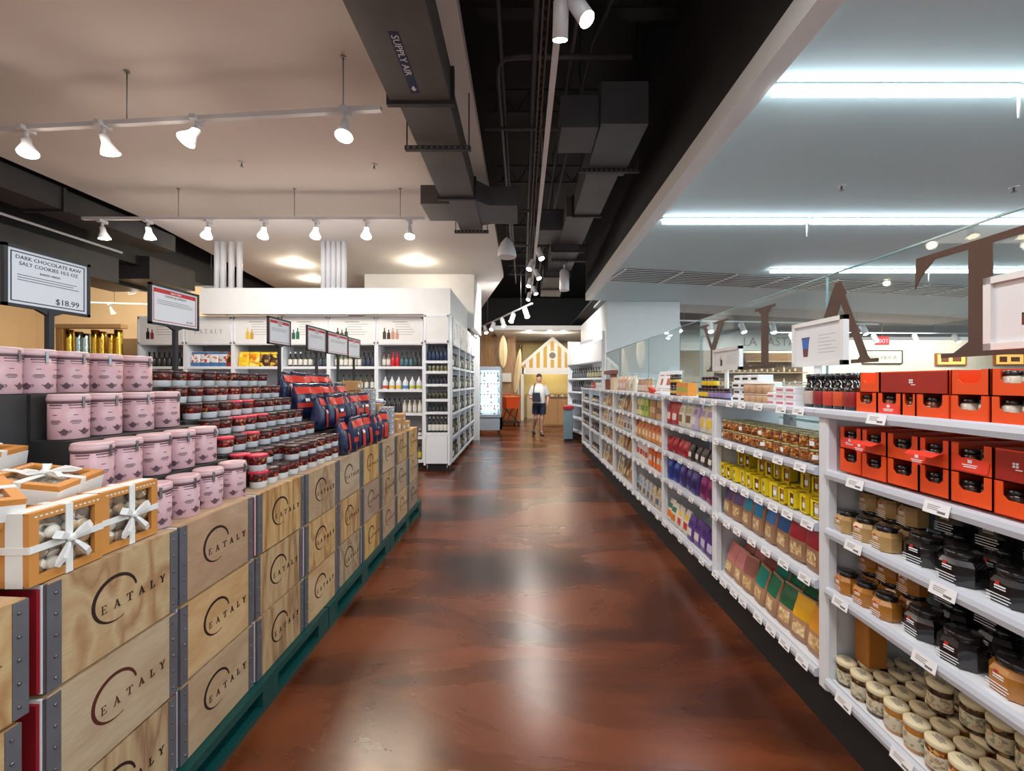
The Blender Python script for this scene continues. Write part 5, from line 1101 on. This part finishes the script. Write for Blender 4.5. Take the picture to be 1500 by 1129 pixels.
for x in (-.28, .28): ob('foot', MB().box(x-.03, x+.03, .02, .1, 0, .12), darkink, t)
for k, z in enumerate((.58, .92, 1.24, 1.56)):
    for i in range(6): wine.put((-.98-.25+i*.1, 12.1+.14, z+.001), 'pale water bottle in the drinks cooler, %s along, shelf %s up' % (od(i), od(k)), 'bottles in the drinks cooler', mats={'body': pm(206, 220, 226) if (i+k) % 4 else pm(140, 60, 50), 'label': pm(190, 210, 226)})
# shopping trolley
t = thing('shopping_trolley', 'orange-red basket trolley on black wheels before the counter', 'trolley', (-.42, 14.6, 0), (0, 0, .3)); orr = mat('trolley_orange', c8(226, 84, 40), .4)
ob('basket', MB().loft([[(-.20, -.30, .62), (.20, -.30, .62), (.20, .30, .62), (-.20, .30, .62)], [(-.26, -.36, 1.0), (.26, -.36, 1.0), (.26, .36, 1.0), (-.26, .36, 1.0)]]), orr, t)
ob('rim', MB().box(-.29, .29, -.39, .39, 1.0, 1.035), mat('trolley_rim', c8(240, 120, 40), .4), t)
ob('frame', MB().tube([(-.24, -.3, .12), (.18, .28, .62)], .018).tube([(.24, -.3, .12), (-.18, .28, .62)], .018).tube([(-.24, .3, .12), (-.2, -.28, .62)], .018).tube([(.24, .3, .12), (.2, -.28, .62)], .018).box(-.26, .26, -.32, .32, .12, .16), darkink, t)
for x in (-.22, .22):
    for y in (-.28, .28): ob('wheel', MB().lathe([(.05, -.02), (.06, -.012), (.06, .012), (.05, .02)], 14, M=Matrix.Translation((x, y, .06)) @ Matrix.Rotation(PI/2, 4, 'Y')), darkink, t)
ob('handle', MB().tube([(-.24, .36, 1.0), (-.24, .50, 1.1), (.24, .50, 1.1), (.24, .36, 1.0)], .018), orr, t)
# counter behind the trolley
t = thing('wood_counter', 'orange wooden counter before the plank wall', 'counter', (-1.0, 15.6, 0))
for i in range(9): ob('plank', MB().box(-.9+i*.2, -.705+i*.2, 0, .05, .05, 1.02), mat('counter_orange', c8(206, 122, 58), .5, noise=.2), t)
ob('worktop', MB().box(-.95, .95, -.05, .6, 1.02, 1.07), wood, t); ob('body', MB().box(-.9, .9, .05, .55, 0, 1.02), kraft, t)
for i in range(4):
    tag(ob('back_bar_shelf', MB().box(-2.4+i*.5, -1.94+i*.5, 16.19, 16.388, 1.55, 1.9), white), 'small white wall cabinet over the wooden counter, %s along' % od(i), 'cabinet', 'white cabinets over the counter')
# surfboards
sb = lambda L, w: MB().loft([[(w/2*s*math.cos(a*PI/6), .035*math.sin(a*PI/6)*min(1, s*3), z*L) for a in range(12)] for z, s in ((0, .05), (.04, .35), (.15, .72), (.35, .97), (.55, 1), (.75, .86), (.9, .5), (.97, .22), (1, .04))], True)
for x, y, z, L, rz, ry, lab in ((-.72, 15.3, 2.05, 1.25, .4, .0, 'pale surfboard hanging upright beside the slanting track'), (-.28, 15.5, 1.1, 1.7, -.2, .12, 'narrow cream surfboard leaning beside the striped hut')):
    t = thing('surfboard', lab, 'surfboard', (x, y, z), (0, ry, rz)); ob('board', sb(L, .36 if L < 1.5 else .26), mat('board_cream', c8(226, 206, 160), .35, noise=.05), t); ob('stringer', MB().box(-.006, .006, -.037, -.033, L*.1, L*.92), wood, t); ob('cord', MB().tube([(0, 0, L), (0, 0, 3.35-z if z > 2 else L+.15)], .008, 6), steel, t)
# striped beach hut
hy = 16.6; hx = 1.22
t = thing('beach_hut', 'yellow and white striped beach hut with white gabled roof', 'hut', (hx, hy, 0)); ys_ = mat('hut_yellow', c8(206, 164, 74), .55, noise=.08)
n = 17; w2 = 1.22
for i in range(n):
    a = -w2+2*w2*i/n; b = a+2*w2/n-.004; zt = lambda x: 3.22-abs(x)*.86
    ob('board', MB().plate([[(a, 2.12), (b, 2.12), (b, zt(b)), (0, zt(0)), (a, zt(a))] if a < 0 < b else [(a, 2.12), (b, 2.12), (b, zt(b)), (a, zt(a))]], (0, 0, 0), (1, 0, 0), (0, 0, 1), .03), white if i % 2 else ys_, t)
for s in (-1, 1):
    ob('barge_board', MB().plate([[(0, 3.24), (0, 3.38), (s*1.42, 2.16), (s*1.36, 2.07)]], (0, -.03, 0), (1, 0, 0), (0, 0, 1), .07), white, t)
    ob('roof_slope', MB().loft([[(0, -.02, 3.34), (s*1.38, -.02, 2.14), (s*1.38, -.02, 2.10), (0, -.02, 3.30)], [(0, 1.4, 3.34), (s*1.38, 1.4, 2.14), (s*1.38, 1.4, 2.10), (0, 1.4, 3.30)]]), white, t)
ob('lintel', MB().box(-w2, w2, -.05, .04, 1.86, 2.12), white, t)
ob('post', MB().box(-w2-.06, -w2+.06, -.05, .06, 0, 2.12), white, t); ob('post', MB().box(w2-.06, w2+.06, -.05, .06, 0, 2.12), white, t)
for i in range(3): ob('side_board', MB().box(-w2-.30+i*.1, -w2-.21+i*.1, .02, .05, 0, 2.1), ys_ if i % 2 == 0 else white, t)
ob('inside_wall', MB().box(-w2, w2, 1.36, 1.4, 0, 3.2), pm(222, 204, 140, .6), t)
r = ob('round_window', MB().lathe([(.14, -.02), (.14, .02)], 24, M=Matrix.Translation((0, -.02, 2.62)) @ Matrix.Rotation(PI/2, 4, 'X')), pm(120, 110, 90), t)
fr = MB(); 
for i in range(24):
    a, b = 2*PI*i/24, 2*PI*(i+1)/24; fr.plate([[(.13*math.cos(a), .13*math.sin(a)), (.18*math.cos(a), .18*math.sin(a)), (.18*math.cos(b), .18*math.sin(b)), (.13*math.cos(b), .13*math.sin(b))]], (0, -.04, 2.62), (1, 0, 0), (0, 0, 1), .03)
ob('ring', fr, white, r)
l = D.lights.new('hut_fill', 'POINT'); l.energy = 30; l.color = (1, .9, .66); l.shadow_soft_size = .1; o = D.objects.new('hut_fill', l); COL.objects.link(o); o.parent = t; o.location = (0, .7, 2.5)  # point light added inside the hut to brighten its inner wall
t = thing('crate_counter', 'kraft-brown boxed counter inside the striped hut front', 'counter', (1.25, 14.4, 0))
for i in range(4): ob('panel', MB().box(-.62+i*.31, -.62+i*.31+.30, 0, .03, .04, .98), kraft, t)
ob('body', MB().box(-.62, .62, .03, .6, 0, .98), kraft, t); ob('worktop', MB().box(-.66, .66, -.03, .62, .98, 1.02), pm(120, 96, 76), t)
for i in range(10): (tj if i % 3 else short).put((.72+i*.115, 14.5+.05*(i % 2), 1.022), 'small pot on the boxed counter, %s from the person' % od(i), 'pots on the boxed counter', mats={'body': pm(*[(226, 216, 196), (150, 120, 80), (90, 60, 44)][i % 3])})
t = thing('wall_counter', 'low cream service counter at the back of the hut', 'counter', (.9, 17.4, 0)); ob('body', MB().box(-.7, 1.2, 0, .4, 0, 1.0), pm(214, 196, 160), t); ob('worktop', MB().box(-.74, 1.24, -.03, .42, 1.0, 1.05), wood, t)
# angled tall unit closing the shelving, litter bin
tu = wall_unit((1.32, 11.9, 0), -math.atan2(2.6, .52), 2.6, (.2, .56, .92, 1.28, 1.64), 'tall white shelf unit closing the far end of the shelving', None, hz=(2.02, 2.52), grp='tall end unit')
mm = tu
for k, z in enumerate((.92, 1.28, 1.64)):
    ufill((1.32, 11.9, 0), -math.atan2(2.6, .52), 2.6, z, wine if k else short, 14, [('dark bottle', (30, 30, 34), (90, 90, 96), (30, 30, 30)), ('olive bottle', (60, 60, 40), (170, 160, 130), (30, 30, 30))], 'tall end unit, %s shelf' % ('upper', 'middle', 'lower')[2-k], 'bottles in the tall end unit')
t = thing('litter_bin', 'blue-grey litter bin with a red top at the shelving end', 'bin', (1.22, 10.9, 0)); ob('body', MB().rbox(-.11, .11, -.16, .16, .05, .82, .02), pm(130, 160, 172), t); ob('lid', MB().rbox(-.125, .125, -.175, .175, .82, .91, .02), pm(176, 30, 48), t); ob('foot', MB().box(-.1, .1, -.15, .15, 0, .05), darkink, t)
# white end post with small hand sanitiser
tag(ob('end_post', MB().rbox(-1.30, -1.14, 10.84, 11.0, 0, 2.74, .01), white), 'white end post closing the aisle units near the cooler', 'post')

# ================================================================= FAR LEFT HALL
gd = thing('gold_display', 'shiny gold and silver foil gift display below the big price sign', 'display', (-6.6, 6.3, 0)); gold = mat('gold_foil', c8(226, 180, 70), .18, metal=1, bump=.6, nscale=14); silver = mat('silver_foil', c8(190, 210, 210), .15, metal=1, bump=.6, nscale=14)
ob('plinth', MB().box(-.5, .5, -.2, .3, 0, 1.2), wood, gd); ob('post', MB().box(-.52, -.42, -.05, .05, 1.2, 2.42), wood, gd); ob('top_bar', MB().box(-.52, .48, -.06, .06, 2.36, 2.42), kraft, gd)
for i in range(7): ob('foil_strip', MB().loft([[(-.36+i*.125+.05*math.cos(a*PI/4), .05*math.sin(a*PI/4)+.02*(i % 2), z) for a in range(8)] for z in (1.2, 1.6, 1.9, 2.2, 2.34-.03*(i % 3))], True), silver if i in (1, 2) else gold, gd)
t = thing('brown_cabinet', 'dark brown tall cabinet against the warm far wall', 'cabinet', (-8.4, 8.6, 0)); bc = pm(84, 64, 40, .5)
ob('body', MB().box(-.42, .42, 0, .5, 0, 2.45), bc, t); ob('door', MB().box(-.41, -.005, -.02, 0, .05, 2.42), bc, t); ob('door', MB().box(.005, .41, -.02, 0, .05, 2.42), bc, t); ob('handle', MB().box(-.03, -.02, -.04, -.02, 1.1, 1.3), steel, t)
track(-9.5, 7.6, -5.9, 9.0, 3.55, 'dark light track before the warm wall, nearer one', (.2, .8), ztop=5.4); track(-10.6, 9.6, -6.2, 10.4, 3.4, 'dark light track deeper before the warm wall', (.2, .8), ztop=5.4)
for i, (x, y, z, p) in enumerate([(-7.9, 8.22, 3.55, 60), (-7.0, 8.57, 3.55, 60), (-9.1, 7.75, 3.55, 60), (-9.8, 9.75, 3.4, 60), (-8.6, 9.96, 3.4, 60), (-7.3, 10.2, 3.4, 50)]):
    spot(x, y, z, (.1, .5, -1), 'spotlight over the warm far wall, %s of the group' % od(i), 'spotlights at the warm wall', p)
t = thing('lit_shelf', 'low glowing counter ledge along the warm far wall', 'counter', (-10.6, 9.2, 0)); ob('body', MB().box(-1.6, 2.4, 0, .6, 0, 1.55), pm(206, 170, 116), t); ob('glow_strip', MB().box(-1.5, 2.3, -.01, .0, 1.50, 1.54), mat('glow_amber', (1, .7, .35), .4, emit=5, ecol=(1, .72, .4)), t)

# ================================================================= RIGHT HALL BEYOND THE GLASS
struct('wall_far_fascia', MB().box(5.4, 10.3, 14.0, 14.2, 2.62, 3.3), mat('fascia_grey', c8(150, 154, 152), .6))
m = MB(); put_text(m, 'LA PASTA', .42, (8.45, 13.99, 2.78), (1, 0, 0), (0, 0, 1), 'CENTER')
tag(ob('shop_lettering', m, mat('soft_brown_ink', c8(110, 98, 88), .6)), 'grey fascia lettering LA PASTA behind the glass screen', 'sign')
sh = thing('back_shelf', 'brown back-wall shelving with small goods under the fascia lettering', 'shelf', (8.6, 14.6, 0)); bw_ = pm(120, 92, 66, .5)
ob('back_panel', MB().box(-1.6, 1.6, .3, .35, 0, 2.6), bw_, sh)
for z in (1.0, 1.45, 1.9, 2.3): ob('shelf_board', MB().box(-1.6, 1.6, 0, .3, z-.04, z), pm(176, 150, 116), sh)
for k, z in enumerate((1.45, 1.9)):
    for i in range(14): (wine if i % 2 else short).put((7.2+i*.2, 14.72, z+.001), 'small pack on the brown back-wall shelves, %s along, %s row' % (od(i), ('lower', 'upper')[k]), 'goods on the back-wall shelves', mats={'body': pm(*[(190, 160, 110), (90, 50, 36), (206, 196, 170)][i % 3]), 'label': pm(220, 200, 160)})
ct = thing('glass_counter', 'long pale serving counter with glass front beyond the screen', 'counter', (7.4, 11.6, 0)); ob('body', MB().box(-2.6, 5.5, 0, .9, 0, 1.05), pm(190, 196, 196), ct); ob('worktop', MB().box(-2.65, 5.55, -.04, .94, 1.05, 1.10), steel, ct); ob('guard', MB().box(-2.6, 5.5, .02, .03, 1.10, 1.52), glass, ct); ob('guard_rail', MB().tube([(-2.6, .025, 1.53), (5.5, .025, 1.53)], .015, 8), steel, ct)
for i in range(12): tj.put((5.4+i*.6, 11.95, 1.102), 'white dish on the pale serving counter, %s along' % od(i), 'dishes on the serving counter', mats={'body': tagwhite, 'lid': pm(*[(200, 160, 100), (120, 140, 80), (190, 80, 60)][i % 3])})
t = thing('exit_sign', 'small red lit EXIT sign hanging in the far hall', 'sign', (12.1, 13.75, 2.93)); ob('box', MB().box(-.22, .22, 0, .06, -.14, .14), mat('exit_red', c8(226, 40, 44), .4, emit=.9), t); m = MB(); put_text(m, 'EXIT', .19, (0, -.002, -.07), (1, 0, 0), (0, 0, 1), 'CENTER'); ob('lettering', m, tagwhite, t); ob('hanger_rod', MB().tube([(0, .03, .14), (0, .03, .82)], .012, 6), steel, t)
t = thing('framed_sign', 'framed cream shop sign with dark letters in the far hall', 'sign', (14.2, 16.145, 2.30)); ob('board', MB().box(-.75, .75, 0, .05, 0, .46), mat('sign_cream', c8(236, 228, 206), .5), t); ob('frame', MB().box(-.79, .79, -.02, .05, -.04, 0).box(-.79, .79, -.02, .05, .46, .50).box(-.79, -.75, -.02, .05, 0, .46).box(.75, .79, -.02, .05, 0, .46), darkink, t); m = MB(); put_text(m, 'PESCHERIA', .23, (0, -.002, .13), (1, 0, 0), (0, 0, 1), 'CENTER'); ob('lettering', m, darkink, t)
for i, x in enumerate((16.9, 19.2)):
    t = thing('lit_menu', 'orange glowing menu box in the far hall, %s past the T' % od(i), 'sign', (x, 16.135, 2.25)); ob('panel', MB().box(-.55, .55, 0, .06, 0, .38), mat('menu_amber', c8(238, 176, 90), .4, emit=.9), t); ob('frame', MB().box(-.6, .6, -.02, .06, -.05, 0).box(-.6, .6, -.02, .06, .38, .43).box(-.6, -.55, -.02, .06, 0, .38).box(.55, .6, -.02, .06, 0, .38), pm(150, 90, 40), t); ob('print', MB().plate([rc(-.4, .08, -.1, .3), rc(.05, .1, .4, .28)], (0, -.001, 0), (1, 0, 0), (0, 0, 1), .002), pm(120, 60, 30), t)
for k, (x0, y0, x1, y1, nn, nm) in enumerate(((3.6, 10.6, 9.8, 11.3, 7, 'nearer'), (8.0, 13.2, 19, 13.6, 8, 'deeper'))):
    track(x0, y0, x1, y1, 3.12, 'white light track in the far cool hall, %s one' % nm, (.1, .5, .9), ztop=3.75)
    for i in range(nn):
        f = (i+.5)/nn; spot(lerp(x0, x1, f), lerp(y0, y1, f), 3.12, (.1*(-1)**i, -.5, -1), 'white can spotlight on the %s far-hall track, %s along' % (nm, od(i)), 'far-hall spotlights, %s track' % nm, 40 if i % 2 == 0 else 0, False, True, 90)

# ================================================================= PERSON
def skin_mesh(verts, edges, root, sub=2, name='body'):
    me = D.meshes.new(name); me.from_pydata([v[:3] for v in verts], edges, []); o = D.objects.new(name, me); COL.objects.link(o)
    md = o.modifiers.new('skin', 'SKIN'); md.use_smooth_shade = True
    if not me.skin_vertices: 
        me.attributes  # layer made by the modifier
    sv = me.skin_vertices[0].data if me.skin_vertices else None
    if sv is None: raise RuntimeError('no skin layer')
    for i, v in enumerate(verts):
        r = v[3]; sv[i].radius = r if isinstance(r, tuple) else (r, r); sv[i].use_root = (i == root)
    s = o.modifiers.new('sub', 'SUBSURF'); s.levels = sub; s.render_levels = sub
    dg = bpy.context.evaluated_depsgraph_get(); m2 = D.meshes.new_from_object(o.evaluated_get(dg)); m2.name = name
    D.objects.remove(o); D.meshes.remove(me)
    for p in m2.polygons: p.use_smooth = True
    return m2
skinm = mat('skin', c8(206, 158, 134), .5, noise=.05)
P = thing('person', 'person in white T-shirt and navy shorts walking with a dark shoulder bag', 'person', (.49, 11.95, 0), (0, 0, .12))
# local: faces -Y, x to the viewer's right
V = [(0, .0, .95, (.15, .10)), (0, -.01, 1.10, (.145, .095)), (0, -.02, 1.28, (.165, .105)), (0, -.01, 1.42, (.14, .085)), (0, -.01, 1.50, .056), (0, -.03, 1.57, .058),  # 0-5 trunk, neck
     (.09, .0, .90, .09), (.085, -.06, .50, .062), (.085, -.03, .38, .056), (.085, .03, .10, .040), (.085, -.02, .055, .036), (.09, -.14, .035, .03),      # 6-11 leg one (front/standing)
     (-.09, .0, .90, .09), (-.10, -.02, .50, .062), (-.11, .06, .38, .056), (-.13, .22, .16, .040), (-.135, .24, .10, .036), (-.14, .16, .03, .03),       # 12-17 leg two (trailing)
     (.19, .0, 1.40, .058), (.255, .05, 1.15, .044), (.265, .0, 1.07, .040), (.22, -.16, .93, .028),                                                   # 18-21 arm
     (-.19, .0, 1.40, .058), (-.25, .03, 1.14, .044), (-.245, -.03, 1.07, .040), (-.11, -.19, 1.10, .028)]                                               # 22-25 arm to the bag
E = [(0, 1), (1, 2), (2, 3), (3, 4), (4, 5), (0, 6), (6, 7), (7, 8), (8, 9), (9, 10), (10, 11), (0, 12), (12, 13), (13, 14), (14, 15), (15, 16), (16, 17), (3, 18), (18, 19), (19, 20), (20, 21), (3, 22), (22, 23), (23, 24), (24, 25)]
bodym = skin_mesh(V, E, 0)
body = ob('body', bodym, skinm, P)
def head():
    m = MB(); rings = []
    for z, rx, ry, oy in ((1.535, .045, .05, -.02), (1.555, .058, .066, -.035), (1.59, .066, .082, -.03), (1.63, .073, .092, -.02), (1.67, .076, .097, -.012), (1.71, .073, .095, -.008), (1.745, .058, .078, -.005), (1.765, .03, .04, -.005)):
        rings.append([(rx*math.cos(2*PI*i/18), oy+ry*math.sin(2*PI*i/18), z) for i in range(18)])
    m.loft(rings, True)
    m.loft([[(-.012, -.108, 1.672), (.012, -.108, 1.672), (.006, -.100, 1.672)], [(-.016, -.135, 1.622), (.016, -.135, 1.622), (0, -.10, 1.618)], [(-.008, -.112, 1.612), (.008, -.112, 1.612), (0, -.10, 1.612)]], True)
    for s in (-1, 1): m.lathe([(.004, -.006), (.016, 0), (.02, .02), (.013, .045), (.003, .05)], 10, (s*.078, -.005, 1.632))
    return m
hd = ob('head', head(), skinm, P)
ob('eyes', MB().lathe([(.002, -.006), (.009, 0), (.002, .006)], 8, (-.03, -.106, 1.668)).lathe([(.002, -.006), (.009, 0), (.002, .006)], 8, (.03, -.106, 1.668)), darkink, hd)
ob('mouth', MB().box(-.022, .022, -.116, -.108, 1.586, 1.592), pm(150, 84, 76), hd)
hr = []
for z, rx, ry, oy in ((1.60, .074, .05, .045), (1.66, .081, .082, .018), (1.70, .083, .104, -.004), (1.74, .075, .098, -.006), (1.775, .05, .07, -.004), (1.79, .015, .02, 0)):
    hr.append([(rx*math.cos(2*PI*i/18), oy+ry*math.sin(2*PI*i/18), z) for i in range(18)])
ob('hair', MB().loft(hr, True), pm(36, 28, 26, .5), hd)
def hand(O, fwd, up, s=1):
    m = MB(); f = Vector(fwd).normalized(); u = Vector(up).normalized(); sd = f.cross(u); O = Vector(O)
    pt = lambda a, b, c: O+f*a+sd*b+u*c
    m.loft([[pt(a, -w, -h_), pt(a, w, -h_), pt(a, w, h_), pt(a, -w, h_)] for a, w, h_ in ((0, .022, .014), (.03, .038, .015), (.085, .040, .012))], True)
    for i, (b, L) in enumerate(((-.030, .062), (-.010, .072), (.010, .068), (.030, .052))):
        m.tube([pt(.08, b, 0), pt(.08+L*.5, b, -.004), pt(.08+L*.85, b, -.020), pt(.08+L*.9, b, -.034)], .0085, 6)
    m.tube([pt(.02, -.03*s, 0), pt(.05, -.058*s, -.006), pt(.075, -.060*s, -.016)], .0095, 6)
    return m
ob('hand', hand((.22, -.16, .93), (-.1, -.45, -.85), (.9, 0, -.1)), skinm, body); ob('hand', hand((-.11, -.19, 1.10), (.9, -.15, .1), (0, -.3, 1), -1), skinm, body)
shirt = mat('shirt_white', (.70, .71, .72), .8, bump=.3, nscale=8)
def band(rings): return MB().loft([[(cx+rx*math.cos(2*PI*i/20), cy+ry*math.sin(2*PI*i/20), z) for i in range(20)] for z, rx, ry, cx, cy in rings], True, cap=False)
sh_ = band([(.93, .188, .142, 0, 0), (1.05, .185, .138, 0, -.01), (1.2, .185, .138, 0, -.02), (1.34, .195, .135, 0, -.02), (1.43, .165, .105, 0, -.01), (1.485, .085, .07, 0, -.01)])
def sleeve(a, b, r0, r1): 
    q = MB(); A, B = Vector(a), Vector(b); d = (B-A).normalized(); x = d.orthogonal().normalized(); y = d.cross(x)
    return [[tuple(p+(x*math.cos(2*PI*i/14)+y*math.sin(2*PI*i/14))*r) for i in range(14)] for p, r in ((A, r0), ((A+B)/2, (r0+r1)/2+.006), (B, r1))]
for s in (-1, 1): sh_.loft(sleeve((s*.13, 0, 1.42), (s*.245, .035, 1.17), .085, .074), True, cap=False)
ob('t_shirt', sh_, shirt, P)
so = band([(.98, .178, .135, 0, 0), (.9, .195, .145, 0, 0), (.84, .19, .14, 0, 0)])
so.loft(sleeve((.09, 0, .92), (.095, -.05, .60), .105, .098), True, cap=False).loft(sleeve((-.09, 0, .92), (-.105, -.01, .60), .105, .098), True, cap=False)
ob('shorts', so, pm(34, 40, 66, .8), P)
def shoe(O, p):
    m = MB(); M = Matrix.Translation(O) @ Matrix.Rotation(p, 4, 'X')
    m.loft([[(-.042, -.19, z), (-.02, -.215, z), (.02, -.215, z), (.045, -.18, z), (.04, .06, z), (-.038, .06, z)] for z in (0, .025)], M=M)
    return m.loft([[(-.05, -.15, .02), (.05, -.15, .02), (.05, -.06, .02), (-.05, -.06, .02)], [(-.035, -.14, .08), (.035, -.14, .08), (.038, -.07, .085), (-.038, -.07, .085)]], True, M=M)
ob('slide_shoe', shoe((.088, .04, .0), 0), darkink, P); ob('slide_shoe', shoe((-.137, .235, .05), .35), darkink, P)
tag(ob('shoulder_bag', MB().rbox(-.20, .02, -.33, -.23, .98, 1.24, .02).tube([(-.17, -.25, 1.23), (-.15, -.16, 1.40), (-.12, -.02, 1.50), (-.12, .16, 1.42), (-.18, .17, 1.2)], .012, 6), pm(30, 34, 52, .6)), 'dark navy shoulder bag held before the walking person', 'bag').location = (.49, 11.95, 0)
